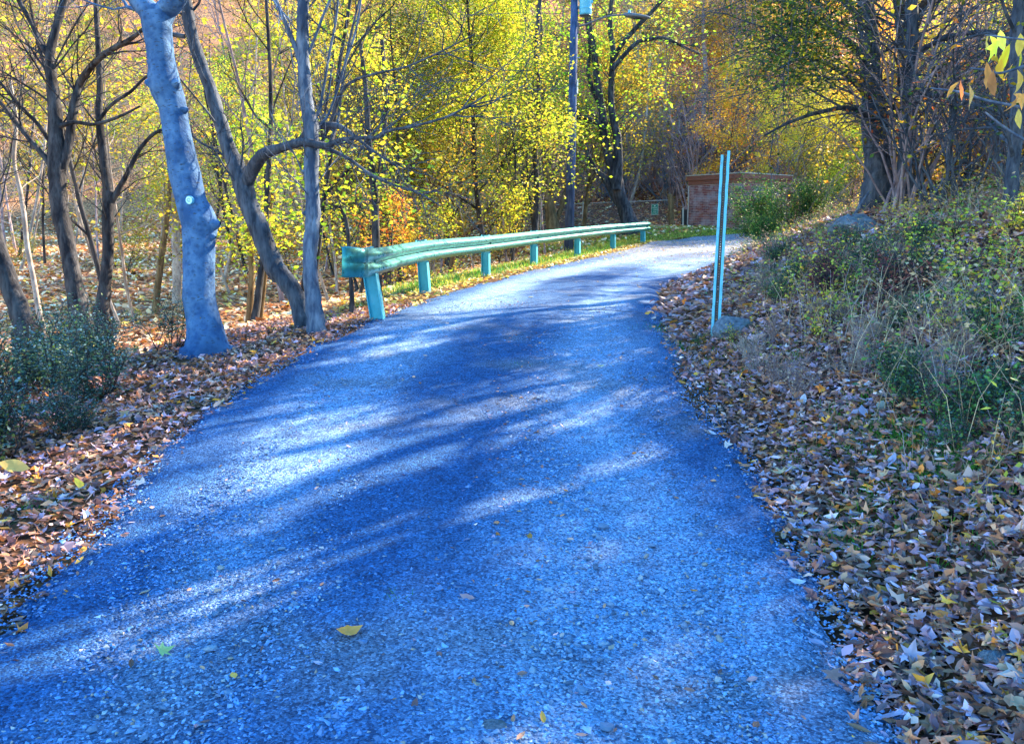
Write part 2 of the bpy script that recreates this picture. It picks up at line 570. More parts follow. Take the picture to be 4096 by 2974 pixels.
trk = np.clip(ruts * 1.15 - .12 + 1.9 * fbm(X * .9, Y * .35, 61) + .5 * fbm(X * 4, Y * 2, 63), 0, 1)
trk = trk.reshape(-1)[:, None]
rc = np.array([.03, .135, .36]) * (1 - trk) + np.array([.28, .47, .78]) * trk   # loose dark chips / pale packed dust
brn = np.clip(2.6 * fbm(X * 1.7, Y * 1.7, 71) - .15, 0, .65).reshape(-1)[:, None]
rc = rc * (1 - brn) + np.array([.24, .26, .32]) * brn
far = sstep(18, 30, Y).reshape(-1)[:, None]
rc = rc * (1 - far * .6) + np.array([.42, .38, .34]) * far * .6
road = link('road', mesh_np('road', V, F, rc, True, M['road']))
tag(road, kind='structure')


def road_z(x, y):
    """height of the road sheet without its fine noise"""
    return H(x, y) + .02

# ------------------------------------------------------------------ fallen leaves
PAL = np.array([1.12, .90, .92]) * np.array([
    [.34, .30, .40], [.28, .24, .34], [.40, .38, .50], [.22, .16, .18], [.20, .12, .09], [.34, .20, .12], [.42, .26, .15],
    [.50, .22, .05], [.60, .34, .05], [.16, .10, .08], [.46, .36, .30], [.30, .17, .13], [.55, .50, .48], [.13, .08, .08]])  # mauve and blue grey entries put sky reflection into the leaf colours
WCOOL = np.array([2.4, 2.4, 1.8, 2.6, 2.4, 2.4, 2.2, 1.0, 1.0, 2.4, 1.8, 2.2, 1.0, 3.0]); WCOOL /= WCOOL.sum()
PALY = np.array([[.62, .46, .06], [.50, .40, .08], [.42, .26, .08], [.60, .30, .06], [.34, .20, .10], [.55, .52, .30], [.30, .34, .05]])
WY = np.ones(len(PALY)) / len(PALY)


def rot_frames(n, tilt, rng):
    """random leaf frames: normal near +Z"""
    az = rng.uniform(0, 2 * math.pi, n)
    ti = np.abs(rng.normal(0, tilt, n))
    N_ = np.stack([np.sin(ti) * np.cos(az), np.sin(ti) * np.sin(az), np.cos(ti)], -1)
    sp_ = rng.uniform(0, 2 * math.pi, n)
    A = np.stack([np.cos(sp_), np.sin(sp_), 0 * sp_], -1)
    A = A - N_ * np.sum(A * N_, 1)[:, None]
    A /= np.linalg.norm(A, axis=1)[:, None]
    B = np.cross(N_, A)
    return A, B, N_


LOV = np.array([[-1, 0, .05], [-.35, .42, .16], [.35, .40, .14], [1, 0, .18], [.35, -.40, .14], [-.35, -.42, .16], [-.35, 0, 0], [.35, 0, 0]])
LOF = np.array([[0, 6, 1, 1], [0, 5, 6, 6], [6, 7, 2, 1], [6, 5, 4, 7], [7, 3, 2, 2], [7, 4, 3, 3]])
LOQ = np.array([[6, 7, 2, 1], [6, 5, 4, 7]]); LOT = np.array([[0, 6, 1], [0, 5, 6], [7, 3, 2], [7, 4, 3]])


def litter(pos, size, tilt, pal, wts, rng, shape='oval', curl=1.0):
    n_ = len(pos)
    A, B, N_ = rot_frames(n_, tilt, rng)
    if shape == 'oval': T_, Qs, Ts = LOV, LOQ, LOT
    elif shape == 'lobed': T_, Qs, Ts = STV, STT, None
    else:
        T_ = np.array([[-1, 0, 0], [0, .55, .15], [1, 0, .05], [0, -.55, .12]]); Qs = np.array([[0, 3, 2, 1]]); Ts = None
    asp = rng.uniform(.7, 1.25, n_)[:, None, None]
    cu = (rng.normal(.6, .9, n_) * curl)[:, None, None]
    s_ = size[:, None, None]
    if shape == 'lobed': T_ = T_[None] * rng.uniform(.6, 1.3, (n_, len(T_), 1)); T_[..., 2] += rng.normal(0, .1, T_.shape[:2])
    else: T_ = T_[None]
    V_ = pos[:, None, :] + s_ * (T_[..., :1] * A[:, None, :] + asp * T_[..., 1:2] * B[:, None, :] + cu * T_[..., 2:] * N_[:, None, :])
    k = T_.shape[1]
    V_ = V_.reshape(-1, 3)
    off = (np.arange(n_) * k)[:, None, None]
    F_ = [(off + Qs[None]).reshape(-1, Qs.shape[1])]
    if Ts is not None: F_.append((off + Ts[None]).reshape(-1, 3))
    ci = rng.choice(len(pal), n_, p=wts)
    c_ = pal[ci] * (.45 + 1.1 * rng.random((n_, 1)) ** 1.3)
    return V_, F_, np.repeat(c_, k, axis=0)


_an = np.radians(np.arange(0, 360, 36)); _ra = np.array([1.1, .42, .9, .40, .75, .30, .75, .40, .9, .42])
STV = np.vstack([np.stack([_ra * np.cos(_an), _ra * np.sin(_an), .10 + .12 * np.sin(_an * 2.0) + .05 * np.cos(_an * 3)], -1), [[0, 0, 0]]])
STT = np.array([[10, i_, (i_ + 1) % 10] for i_ in range(10)])


def merge(parts):
    Vs, Qs, Ts, Cs, o = [], [], [], [], 0
    for V_, F_, C_ in parts:
        for f in F_:
            (Qs if f.shape[1] == 4 else Ts).append(f + o)
        Vs.append(V_); Cs.append(C_); o += len(V_)
    F_ = []
    if Qs: F_.append(np.vstack(Qs))
    if Ts: F_.append(np.vstack(Ts))
    return np.vstack(Vs), F_, np.vstack(Cs)


rg = np.random.default_rng(3)
parts = []
def scat(n_, x0, x1, y0, y1, keep, pw=1.0):
    yy = y0 + (y1 - y0) * rg.random(n_) ** pw
    xx = rg.uniform(x0, x1, n_)
    k = rg.random(n_) < keep(xx, yy)
    xx, yy = xx[k], yy[k]
    return np.stack([xx, yy, H(xx, yy)], -1)

# right bank, close
P = scat(105000, 1.0, 6.5, 1.6, 9.5, lambda x, y: sstep(-.12, .35, x - xR(y) + .03 + .22 * fbm(x * 1.5, y * 1.5, 8)) * np.clip(2.6 / y, 0, 1) ** .4, 1.25)
P[:, 2] += rg.uniform(.005, .05, len(P))
h_ = rg.random(len(P)) < .4
parts.append(litter(P[~h_], rg.uniform(.010, .040, (~h_).sum()), .6, PAL, WCOOL, rg, curl=1.5))
parts.append(litter(P[h_], rg.uniform(.022, .046, h_.sum()), .6, PAL, WCOOL, rg, 'lobed', curl=1.3))
# right bank, further
P = scat(60000, 1.5, 15, 8.5, 26, lambda x, y: sstep(-.15, .3, x - xR(y)) * (1 - .5 * sstep(6, 14, x)), 1.2)
P[:, 2] += rg.uniform(.005, .05, len(P))
parts.append(litter(P, rg.uniform(.035, .075, len(P)), .5, PAL, WCOOL, rg, 'quad'))
# left margin strip
P = scat(30000, -6, -1.2, 1.6, 11.5, lambda x, y: sstep(-.16, .25, xL(y) - x + .03 + .22 * fbm(x * 1.5, y * 1.5, 6)) * (1 - .6 * sstep(1.4, 2.5, xL(y) - x)), 1.1)
P[:, 2] += rg.uniform(.005, .045, len(P))
WL = WCOOL * np.array([1, 1, 1, 1, 1.2, 1.8, 2, 2, 1, 1, 1.6, 1.4, 1, 1]); WL /= WL.sum()
h_ = rg.random(len(P)) < .4
parts.append(litter(P[~h_], rg.uniform(.010, .040, (~h_).sum()), .6, PAL, WL, rg, curl=1.5))
parts.append(litter(P[h_], rg.uniform(.022, .046, h_.sum()), .6, PAL, WL, rg, 'lobed', curl=1.3))
# verge under the guardrail: yellow and brown
P = scat(26000, -3.0, 6.5, 10, 33, lambda x, y: sstep(-.3, .12, xL(y) - x + .35 * fbm(x * 1.2, y * 1.2, 16)) * (1 - sstep(1.2, 2.2, xL(y) - x)))
P[:, 2] += rg.uniform(.005, .04, len(P))
parts.append(litter(P, rg.uniform(.03, .06, len(P)), .45, PALY, WY, rg, 'quad'))
# leaves lying on the far road and the green
P = scat(16000, -1.5, 16, 12, 35, lambda x, y: (x > xL(y) - 1.5) * (x < xR(y)) * (.08 + .75 * sstep(16, 27, y)), .8)
P[:, 2] += .035
parts.append(litter(P, rg.uniform(.025, .05, len(P)), .2, PALY, WY, rg, 'quad'))
# ravine and hillside floor
P = scat(90000, -26, 12, 9, 44, lambda x, y: sstep(1.5, 2.6, xL(y) - x) * (np.abs(x) < 4 + y * .7), 1.0)
P[:, 2] += rg.uniform(.0, .06, len(P))
PALO = np.array([[.70, .42, .22], [.80, .64, .46], [.50, .20, .06], [.36, .14, .06], [.72, .56, .40], [.56, .40, .08], [.24, .11, .07]])
parts.append(litter(P, rg.uniform(.06, .12, len(P)), .5, PALO, np.ones(7) / 7, rg, 'quad'))
# crumbs on the near road, thicker along the centre ridge
P = scat(5200, -2.2, 1.6, 2.2, 12, lambda x, y: .12 + .75 * np.exp(-((x + .12 - .02 * y) / .28) ** 2) + .5 * sstep(.35, .05, np.minimum(x - xL(y), xR(y) - x)))
P[:, 2] += .03
parts.append(litter(P, rg.uniform(.008, .024, len(P)), .4, PAL, WL, rg))
V_, F_, C_ = merge(parts)
lo = link('leaf_litter', mesh_np('leaf_litter', V_, F_, np.clip(C_, 0, .9), False, M['litter']))
tag(lo, 'dense carpet of fallen brown, mauve and orange leaves over banks and verges', 'leaf litter', kind='stuff')


# single leaves near the camera: shaped blades with a stalk
def leaf_mesh(kind, col, rng, name='fallen_leaf', mat=None):
    if kind == 'maple':
        an = np.radians([180, 150, 118, 92, 62, 38, 14, 0, -14, -38, -62, -92, -118, -150])
        ra = np.array([.35, .55, .95, .42, 1.0, .5, .75, 1.15, .75, .5, 1.0, .42, .95, .55])
    elif kind == 'oak':
        an = np.radians([180, 165, 140, 118, 96, 76, 58, 36, 20, 0, -20, -36, -58, -76, -96, -118, -140, -165])
        ra = np.array([1.0, .62, .48, .30, .52, .34, .62, .5, .9, 1.05, .9, .5, .62, .34, .52, .30, .48, .62])
    else:
        an = np.radians([180, 158, 130, 100, 70, 40, 18, 0, -18, -40, -70, -100, -130, -158])
        ra = np.array([1.0, .72, .55, .5, .52, .62, .8, 1.1, .8, .62, .52, .5, .55, .72])
    x, y = ra * np.cos(an), ra * np.sin(an)
    c1, c2 = rng.normal(.25, .25), rng.normal(.1, .2)
    z_ = c1 * y * y + c2 * x * x + rng.normal(0, .04, len(x))
    V_ = [[x[i], y[i], z_[i]] for i in range(len(x))] + [[.05, 0, -.03], [-.3, 0, -.03]]
    k = len(x)
    T_ = [[k, i, (i + 1) % k] for i in range(k)]
    # stalk
    o = len(V_)
    V_ += [[-.3, .02, 0], [-.3, -.02, 0], [-1.25, 0, .08 + c2 * .5]]
    T_.append([o, o + 1, o + 2])
    V_ = np.array(V_) * .5
    cc = np.tile(np.array(col), (len(V_), 1)) * rng.uniform(.75, 1.2, (len(V_), 1))
    cc[k:k + 2] = np.array(col) * .8
    return mesh_np(name, V_, np.array(T_), np.clip(cc, 0, .95), True, mat or M['litter'])


rl = np.random.default_rng(21)
LM = []
for kind, col in [('maple', (.34, .30, .42)), ('oval', (.72, .50, .04)), ('oak', (.36, .24, .16)), ('maple', (.46, .40, .40)), ('oval', (.46, .30, .24)),
                  ('oval', (.30, .30, .46)), ('maple', (.22, .13, .12)), ('oak', (.60, .30, .08)), ('oval', (.5, .5, .62)), ('maple', (.42, .26, .15)),
                  ('oak', (.28, .24, .33)), ('oval', (.20, .30, .36)), ('maple', (.55, .36, .20)), ('oval', (.50, .20, .06))]:  # bluish and mauve blades carry the same painted sky reflection
    LM.append(leaf_mesh(kind, col, rl))
wl = np.array([3, .9, 2, 2, 2, 2, 2, .8, 1.4, 1.5, 2, 1, .7, .5]); wl /= wl.sum()
cnt = 0
while cnt < 285:
    if rl.random() < .8:
        y = 1.7 + rl.random() ** 1.2 * 4.2; x = float(xR(y)) + rl.uniform(-.12, 1.9); 
    else:
        y = 3.0 + rl.random() * 4.0; x = float(xL(y)) - rl.uniform(-.1, .9)
    o = link('fallen_leaf', LM[rl.choice(len(LM), p=wl)], ground)
    o.location = (x, y, Hs(x, y) + rl.uniform(.03, .06))
    s_ = rl.uniform(.06, .105)
    o.scale = (s_, s_ * rl.uniform(.8, 1.15), s_)
    o.rotation_euler = (rl.normal(0, .38), rl.normal(0, .38), rl.uniform(0, 6.28))
    cnt += 1


def place_leaf(px, py, size, kind, col, label, rz, tilt=(.15, .1), lift=.035, cat='leaf'):
    P_ = ground_hit(px, py)
    o = link('fallen_leaf', leaf_mesh(kind, col, rl))
    o.location = (P_[0], P_[1], P_[2] + lift)
    o.scale = (size, size, size)
    o.rotation_euler = (tilt[0], tilt[1], rz)
    tag(o, label, cat)
    return o

place_leaf(348, 646, .11, 'oval', (.80, .28, .04), 'long orange brown leaf lying alone on the gravel in the lower middle', .7, (.25, .2), .06)
place_leaf(163, 662, .085, 'maple', (.30, .44, .16), 'curled pale green leaf lying alone on the gravel at lower left', 1.0, (.5, .3), .05)
place_leaf(467, 604, .07, 'oval', (.45, .22, .22), 'small reddish leaf on the loose stones in the middle of the road', -.4)
place_leaf(1004, 615, .13, 'maple', (.75, .5, .04), 'bright yellow broad leaf on the litter near the right edge', .2)
place_leaf(997, 643, .12, 'oval', (.70, .52, .08), 'yellow oval leaf just below the broad yellow one', 1.3)
place_leaf(15, 478, .17, 'oval', (.60, .38, .10), 'large ochre leaf standing up at the left edge', .3, (1.0, .3), .08)
place_leaf(34, 486, .10, 'maple', (.72, .5, .05), 'small yellow leaf below the large ochre leaf at the left edge', 1.3)
place_leaf(212, 356, .12, 'maple', (.68, .42, .03), 'yellow lobed leaf on the litter at the foot of the blue grey beech', .3)
place_leaf(600, 369, .07, 'oval', (.66, .58, .10), 'yellow leaf at the right road edge before the tall post', .3)
place_leaf(877, 505, .09, 'oval', (.55, .50, .38), 'pale torn leaf with a dark hole on the right litter', 1.2)

# ------------------------------------------------------------------ gravel
rs = np.random.default_rng(8)
n_ = 68000
yy = 2.0 * (11.5 / 2.0) ** rs.random(n_)
xx = rs.uniform(0, 1, n_) * (xR(yy) - xL(yy) + .2) + xL(yy) - .1
wp = (xx - xL(yy)) / (xR(yy) - xL(yy))
rt = np.exp(-((wp - .27) / .10) ** 2) + np.exp(-((wp - .74) / .11) ** 2)
keep = rs.random(n_) < np.clip(1.0 - .85 * rt + 1.4 * fbm(xx * 1.2, yy * 1.2, 61), .04, 1)
xx, yy, wp = xx[keep], yy[keep], wp[keep]
ctr = np.exp(-((wp - .5) / .13) ** 2)
rr = rs.uniform(.0032, .0085, len(xx)) * (1 + 1.2 * ctr * rs.random(len(xx)))
rr[rs.random(len(xx)) < .012] *= 1.8
OC = np.array([[1, 0, 0], [-1, 0, 0], [0, 1, 0], [0, -1, 0], [0, 0, 1], [0, 0, -1]], float)
OT = np.array([[0, 2, 4], [2, 1, 4], [1, 3, 4], [3, 0, 4], [2, 0, 5], [1, 2, 5], [3, 1, 5], [0, 3, 5]])
def stones(x, y, z, r_, rng, tk):
    n_ = len(x)
    A, B, C3 = rot_frames(n_, .35, rng)
    sc = np.stack([r_ * rng.uniform(.9, 1.7, n_), r_ * rng.uniform(.7, 1.2, n_), r_ * rng.uniform(.4, .8, n_)], -1)
    T_ = OC[None] + rng.normal(0, .28, (n_, 6, 3))
    T_ = T_ * sc[:, None, :]
    V_ = np.stack([x, y, z], -1)[:, None, :] + T_[..., :1] * A[:, None] + T_[..., 1:2] * B[:, None] + T_[..., 2:] * C3[:, None]
    F_ = (np.arange(n_)[:, None, None] * 6 + OT[None]).reshape(-1, 3)
    g_ = rng.random(n_)
    base = np.array([.09, .20, .46])[None] * (.35 + 1.9 * g_[:, None] ** 1.5)
    base = base * (1 - .75 * tk[:, None]) + np.array([.30, .44, .66]) * (.6 + .7 * g_[:, None]) * .75 * tk[:, None]
    pale = rng.random(n_) < .05
    base[pale] = np.array([.46, .50, .56]) * rng.uniform(.7, 1.1, (pale.sum(), 1))
    tan = rng.random(n_) < .04
    base[tan] = np.array([.38, .32, .28])
    return V_.reshape(-1, 3), [F_], np.repeat(base, 6, axis=0)

V_, F_, C_ = stones(xx, yy, H(xx, yy) + .024, rr, rs, np.clip(rt[keep] * 1.15 - .12 + 1.9 * fbm(xx * .9, yy * .35, 61), 0, 1))
gv = link('gravel', mesh_np('gravel', V_, F_, C_, False, M['stone']))
tag(gv, 'loose blue grey gravel strewn over the unpaved road', 'gravel', kind='stuff')

# larger pebbles one by one
def ico_stone(rng, col, name='pebble', sub=1):
    t = (1 + 5 ** .5) / 2
    v = np.array([[-1, t, 0], [1, t, 0], [-1, -t, 0], [1, -t, 0], [0, -1, t], [0, 1, t], [0, -1, -t], [0, 1, -t], [t, 0, -1], [t, 0, 1], [-t, 0, -1], [-t, 0, 1]], float)
    v /= np.linalg.norm(v[0])
    f = np.array([[0, 11, 5], [0, 5, 1], [0, 1, 7], [0, 7, 10], [0, 10, 11], [1, 5, 9], [5, 11, 4], [11, 10, 2], [10, 7, 6], [7, 1, 8], [3, 9, 4], [3, 4, 2], [3, 2, 6], [3, 6, 8], [3, 8, 9], [4, 9, 5], [2, 4, 11], [6, 2, 10], [8, 6, 7], [9, 8, 1]])
    for _ in range(sub - 1):
        mid = {}; vl = list(v); nf = []
        def md(a, b):
            k = (min(a, b), max(a, b))
            if k not in mid:
                q = vl[a] + vl[b]; vl.append(q / np.linalg.norm(q)); mid[k] = len(vl) - 1
            return mid[k]
        for a_, b_, c_ in f:
            p, q, s_ = md(a_, b_), md(b_, c_), md(c_, a_)
            nf += [[a_, p, s_], [b_, q, p], [c_, s_, q], [p, q, s_]]
        v = np.array(vl); f = np.array(nf)
    v = v * (1 + rng.normal(0, .11 / sub, (len(v), 1)))
    for _ in range(4):                                   # facets: cut with a few planes
        d = rng.normal(0, 1, 3); d /= np.linalg.norm(d)
        h_ = v @ d
        lim = rng.uniform(.55, .8)
        v = v - np.maximum(h_ - lim, 0)[:, None] * d
    return mesh_np(name, v, f, np.tile(np.array(col), (len(v), 1)) * rng.uniform(.85, 1.1, (len(v), 1)), False, M['stone'])

PM = [ico_stone(rs, c_) for c_ in [(.12, .21, .36), (.18, .28, .44), (.26, .36, .50), (.09, .15, .26), (.42, .46, .52), (.15, .25, .42), (.35, .32, .31)]]
pw = np.array([3, 3, 1.6, 2.5, .5, 3, .4]); pw /= pw.sum()
for k in range(290):
    y = 2.15 + 2.6 * rs.random() ** 1.6
    x = rs.normal(-.15, .42) if rs.random() < .72 else rs.uniform(float(xL(y)), float(xR(y)))
    o = link('pebble', PM[rs.choice(len(PM), p=pw)], road)
    s_ = rs.uniform(.010, .020) * (1.5 if rs.random() < .05 else 1)
    o.location = (x, y, Hs(x, y) + .022)
    o.scale = (s_ * rs.uniform(1, 1.7), s_, s_ * rs.uniform(.45, .75))
    o.rotation_euler = (rs.normal(0, .2), rs.normal(0, .2), rs.uniform(0, 6.28))


def rock(px, py, sx, sy, sz, label, rz=0.0, seed=1, cat='rock', sink=.25, col=(.2, .3, .45), d=None):
    P_ = ground_hit(px, py)
    r2 = np.random.default_rng(seed)
    me = ico_stone(r2, (1, 1, 1), 'rock', 3)
    v = np.empty(len(me.vertices) * 3); me.vertices.foreach_get('co', v); v = v.reshape(-1, 3)
    v += .10 * np.stack([fbm(v[:, 0] * 2 + 3, v[:, 1] * 2 + seed, 4), fbm(v[:, 1] * 2 + 9, v[:, 2] * 2 + seed, 5), fbm(v[:, 2] * 2 + 5, v[:, 0] * 2, 6)], -1)
    me.vertices.foreach_set('co', v.ravel().astype(np.float32))
    me.materials.clear(); me.materials.append(M['rock'])
    o = link('rock', me)
    o.location = (P_[0], P_[1] + sy * .6, P_[2] + sz * (1 - 2 * sink) * .5)
    o.scale = (sx, sy, sz)
    o.rotation_euler = (0, 0, rz)
    tag(o, label, cat)
    return o

rock(737, 334, .24, .16, .15, 'flat topped blue grey rock lying behind the foot of the tall post', .2, 4, sink=.15)
rock(746, 468, .05, .035, .022, 'small flat grey stone at the right road edge below the grass', .2, 6)
rock(576, 612, .035, .025, .02, 'pale rounded stone standing out on the gravel right of centre', .5, 7, cat='stone')
rock(268, 463, .03, .02, .02, 'small white chip of stone on the sunlit left wheel track', .5, 8, cat='stone')
rock(1002, 664, .09, .05, .03, 'grey stone half under leaves at the right edge', .5, 12, cat='stone')
rock(492, 738, .07, .05, .03, 'half buried dark grey stone at the bottom middle of the road', .2, 15, cat='stone')
for (px, py, sx, sy, sz, lb, sd) in [
        (838, 200, .6, .4, .25, 'mossy grey boulder at the left end of the ridge below the twin trunks', 21),
        (885, 190, .65, .4, .24, 'long grey boulder right below the twin dark trunks', 22),
        (925, 188, .7, .4, .22, 'broad grey boulder on the ridge between the trunks and the right edge', 23),
        (860, 232, .4, .3, .22, 'low grey boulder poking out of leaves part way down the bank', 25)]:
    rock(px, py, sx, sy, sz, lb, sd * .3, sd, sink=.5)

# ------------------------------------------------------------------ guardrail
POSTS = [(380, 313.6, 10.0), (426, 290, 13.3), (486, 274, 17.1), (534, 262, 20.7), (577.5, 255, 24.0), (613, 249, 27.2), (643, 244, 30.2)]
pp = []
for px, py, d in POSTS:
    q = at(px, py, d); pp.append([q[0], q[1], Hs(q[0], q[1])])
pp = np.array(pp)
gr = empty('guardrail', tuple(pp[0]))
tag(gr, 'teal painted steel guardrail with corrugated beam along the left road edge', 'guardrail')
base0 = pp[0].copy()


def loc_child(o):
    """put world-built mesh under an Empty at base0"""
    o.location = tuple(-base0)
    return o

tops = [at(366, 247, 9.95), at(421, 239.5, 13.2), at(485.5, 234.6, 17.0), at(534, 230.2, 20.6), at(577.5, 226.2, 23.9), at(613, 223.4, 27.1), at(643, 221.4, 30.1)]
tops = np.array(tops)
for k in range(7):
    b, t = pp[k] - np.array([0, 0, .15]), tops[k]
    ax = t - b; L_ = np.linalg.norm(ax); ax /= L_
    tx = (tops[min(k + 1, 6)] - tops[max(k - 1, 0)]); tx /= np.linalg.norm(tx)
    nn = np.cross(tx, ax); nn /= np.linalg.norm(nn); tx = np.cross(ax, nn)
    # I-section: two flanges and a web
    mb = MB()
    Mx = np.stack([tx, nn, ax], 1)
    mb.box(b + ax * L_ / 2 + nn * .072, (.125, .011, L_), Mx)
    mb.box(b + ax * L_ / 2 - nn * .072, (.125, .011, L_), Mx)
    mb.box(b + ax * L_ / 2, (.012, .133, L_ - .004), Mx)
    o = loc_child(mb.obj('post', M['teal'], gr))
    if k == 0: o['label'] = 'near end post, leaning to the left'
# beam: extruded W profile with sag and a flat flared end
prof = np.array([[0, .155], [.012, .150], [.030, .125], [.078, .105], [.083, .075], [.078, .048], [.020, .022], [.002, 0], [.020, -.022], [.078, -.048], [.083, -.075], [.078, -.105], [.030, -.125], [.012, -.150], [0, -.155]])
path = [tops[0] * 1.0]
cl = tops.copy()
cl[:, 2] -= .165
toward = np.array([.90, -.30, 0]); toward /= np.linalg.norm(toward)
cl = cl + toward * .10
end = at(353, 262, 9.35)
far_end = cl[-1] + (cl[-1] - cl[-2]) * .12
ctl = np.vstack([end, cl, far_end])
sm = smooth_path(ctl, 140)
Vb, flat = [], []
n_ = len(sm)
for k in range(n_):
    t = sm[min(k + 1, n_ - 1)] - sm[max(k - 1, 0)]; t /= np.linalg.norm(t)
    s_ = np.linalg.norm(sm[k] - sm[0])
    fl = sstep(0.1, 1.0, s_)                    # 0 at the flattened end, 1 for the full corrugation
    tilt = -.10 * (1 - sstep(2, 8, s_))
    out_ = np.array([t[1], -t[0], 0]); out_ /= np.linalg.norm(out_)
    up = np.cross(t, out_) * -1
    if up[2] < 0: up = -up
    up = up + tilt * out_ * 0
    den = .006 * math.sin(s_ * 2.1) + .004 * math.sin(s_ * 5.3)
    for q, z_ in prof:
        Vb.append(sm[k] + out_ * (q * (.22 + .78 * fl) + den) + up * (z_ * (1.0 + .06 * (1 - fl))))
Vb = np.array(Vb)
K = len(prof)
back = Vb.copy()
for k in range(n_):
    t = sm[min(k + 1, n_ - 1)] - sm[max(k - 1, 0)]; t /= np.linalg.norm(t)
    back[k * K:(k + 1) * K] -= np.array([t[1], -t[0], 0]) * .005
i = np.arange(n_ - 1)[:, None] * K + np.arange(K - 1)[None, :]
F1 = np.stack([i, i + 1, i + K + 1, i + K], -1).reshape(-1, 4)
o2 = n_ * K
F2 = F1[:, ::-1] + o2
rim = []
for k in range(n_ - 1):
    rim.append([k * K, (k + 1) * K, (k + 1) * K + o2, k * K + o2])
    a0 = k * K + K - 1
    rim.append([a0, a0 + o2, a0 + K + o2, a0 + K])
for j in range(K - 1):
    rim.append([j, j + o2, j + 1 + o2, j + 1])
bm_ = mesh_np('beam', np.vstack([Vb, back]), [F1, F2, np.array(rim)], smooth=True, mat=M['rail'])
loc_child(link('beam', bm_, gr))
# flat flared end shoe at the near end, plus bolts at each post
mb = MB()
t = sm[6] - sm[0]; t /= np.linalg.norm(t)
out_ = np.array([t[1], -t[0], 0]); out_ /= np.linalg.norm(out_); up = np.cross(out_, t); up *= np.sign(up[2])
mb2 = MB()
Ve = []
for s_, hh, q in [(-.14, .158, -.05), (-.09, .168, -.01), (.02, .166, .03), (.12, .160, .052), (.20, .157, .066)]:
    for z_ in (-1, -.92, -.12, 0, .12, .92, 1):
        rim_ = -.03 if abs(z_) == 1 else 0
        dip = -.035 * (s_ + .16) / .5 if abs(z_) < .05 else 0
        Ve.append(sm[0] + t * s_ + out_ * (q + rim_ + dip + .004) + up * hh * z_)
Ve = np.array(Ve); i = np.arange(4)[:, None] * 7 + np.arange(6)[None]
Fe = np.stack([i, i + 1, i + 8, i + 7], -1).reshape(-1, 4)
Vk = Ve - out_ * .007
Fk = Fe[:, ::-1] + len(Ve)
rm = [[0 + j, 0 + j + len(Ve), j + 1 + len(Ve), j + 1] for j in range(6)] + [[28 + j, 28 + j + 1, 29 + j + len(Ve), 28 + j + len(Ve)] for j in range(6)]
es = link('end_shoe', mesh_np('end_shoe', np.vstack([Ve, Vk]), [Fe, Fk, np.array(rm)], smooth=True, mat=M['rail']), gr)
loc_child(es)
for k in range(7):
    j = int(np.argmin(np.linalg.norm(sm - cl[k], axis=1)))
    t = sm[min(j + 1, n_ - 1)] - sm[j - 1]; t /= np.linalg.norm(t)
    out_ = np.array([t[1], -t[0], 0]); out_ /= np.linalg.norm(out_)
    mb = MB()
    for dx in (-.10, .10):
        for dz in (-.075, .075):
            c_ = sm[j] + t * dx + out_ * .083 + np.array([0, 0, dz])
            mb.tube([c_, c_ + out_ * .014], [.016, .014], 6)
    c_ = sm[j] + out_ * .004
    mb.tube([c_, c_ + out_ * .02], [.02, .018], 6)
    loc_child(mb.obj('bolts', M['rail'], gr))

# ------------------------------------------------------------------ perforated sign post (no sign on it)
b = ground_hit(715, 338); b[2] -= .05
t = at(725.5, 152.5, b[1] / cp * 1.005)
d0 = (t - np.array([0, 0, CAMZ]));
post = empty('sign_post', tuple(b))
tag(post, 'leaning blue perforated steel post without a sign beside the right road edge', 'post')
ax = t - b; L_ = np.linalg.norm(ax); ax /= L_
face = np.array([-.28, -1, 0.0]); face -= ax * np.dot(face, ax); face /= np.linalg.norm(face)
rt_ = np.cross(ax, face) * -1
if rt_[0] < 0: rt_ = -rt_
def pw_(u_, v_, z_): return (rt_ * u_ + face * v_ + ax * z_)
th = .004
# flanges and sides
for sgn in (-1, 1):
    mb = MB()
    nseg = 30
    V_ = []
    for k in range(nseg + 1):
        z_ = L_ * k / nseg + (.02 if k == nseg else 0) * sgn
        dn = .0018 * math.sin(k * 1.7 + sgn) * (1 if k > 20 else .4)
        for (u_, v_) in [(.045, .0), (.021, .0), (.017, -.004), (.017 + th, -.007), (.023, -th), (.045, -th)]:
            V_.append(pw_(sgn * (u_ + dn), v_, z_))
    i = np.arange(nseg)[:, None] * 6 + np.arange(6)[None]
    j = np.arange(nseg)[:, None] * 6 + (np.arange(6)[None] + 1) % 6
    Q_ = np.stack([i, j, j + 6, i + 6], -1).reshape(-1, 4)
    Q_ = np.vstack([Q_, [[0, 1, 4, 5]], [[1, 2, 3, 4]], [[nseg * 6, nseg * 6 + 5, nseg * 6 + 4, nseg * 6 + 1]]])
    mb.add(V_, Q_)
    o = mb.obj('flange', M['postblue'], post)
# web with a row of holes
V_, Q_ = [], []
pitch = .0254
nh = int(L_ / pitch)
hw, hr = .0195, .0055
for k in range(nh):
    z0_, z1_ = k * pitch, (k + 1) * pitch
    zc = (z0_ + z1_) / 2
    o_ = len(V_)
    outer = [(-hw, z0_), (0, z0_), (hw, z0_), (hw, zc), (hw, z1_), (0, z1_), (-hw, z1_), (-hw, zc)]
    inner = [(hr * math.cos(a_), zc + hr * math.sin(a_)) for a_ in np.radians([225, 270, 315, 0, 45, 90, 135, 180])]
    for (u_, z_) in outer + inner: V_.append(pw_(u_, -.012 - .002 * (abs(u_) < .01), z_))
    for j in range(8): Q_.append([o_ + j, o_ + (j + 1) % 8, o_ + 8 + (j + 1) % 8, o_ + 8 + j])
mb = MB(); mb.add(V_, Q_)
mb.obj('web', M['rust'], post)

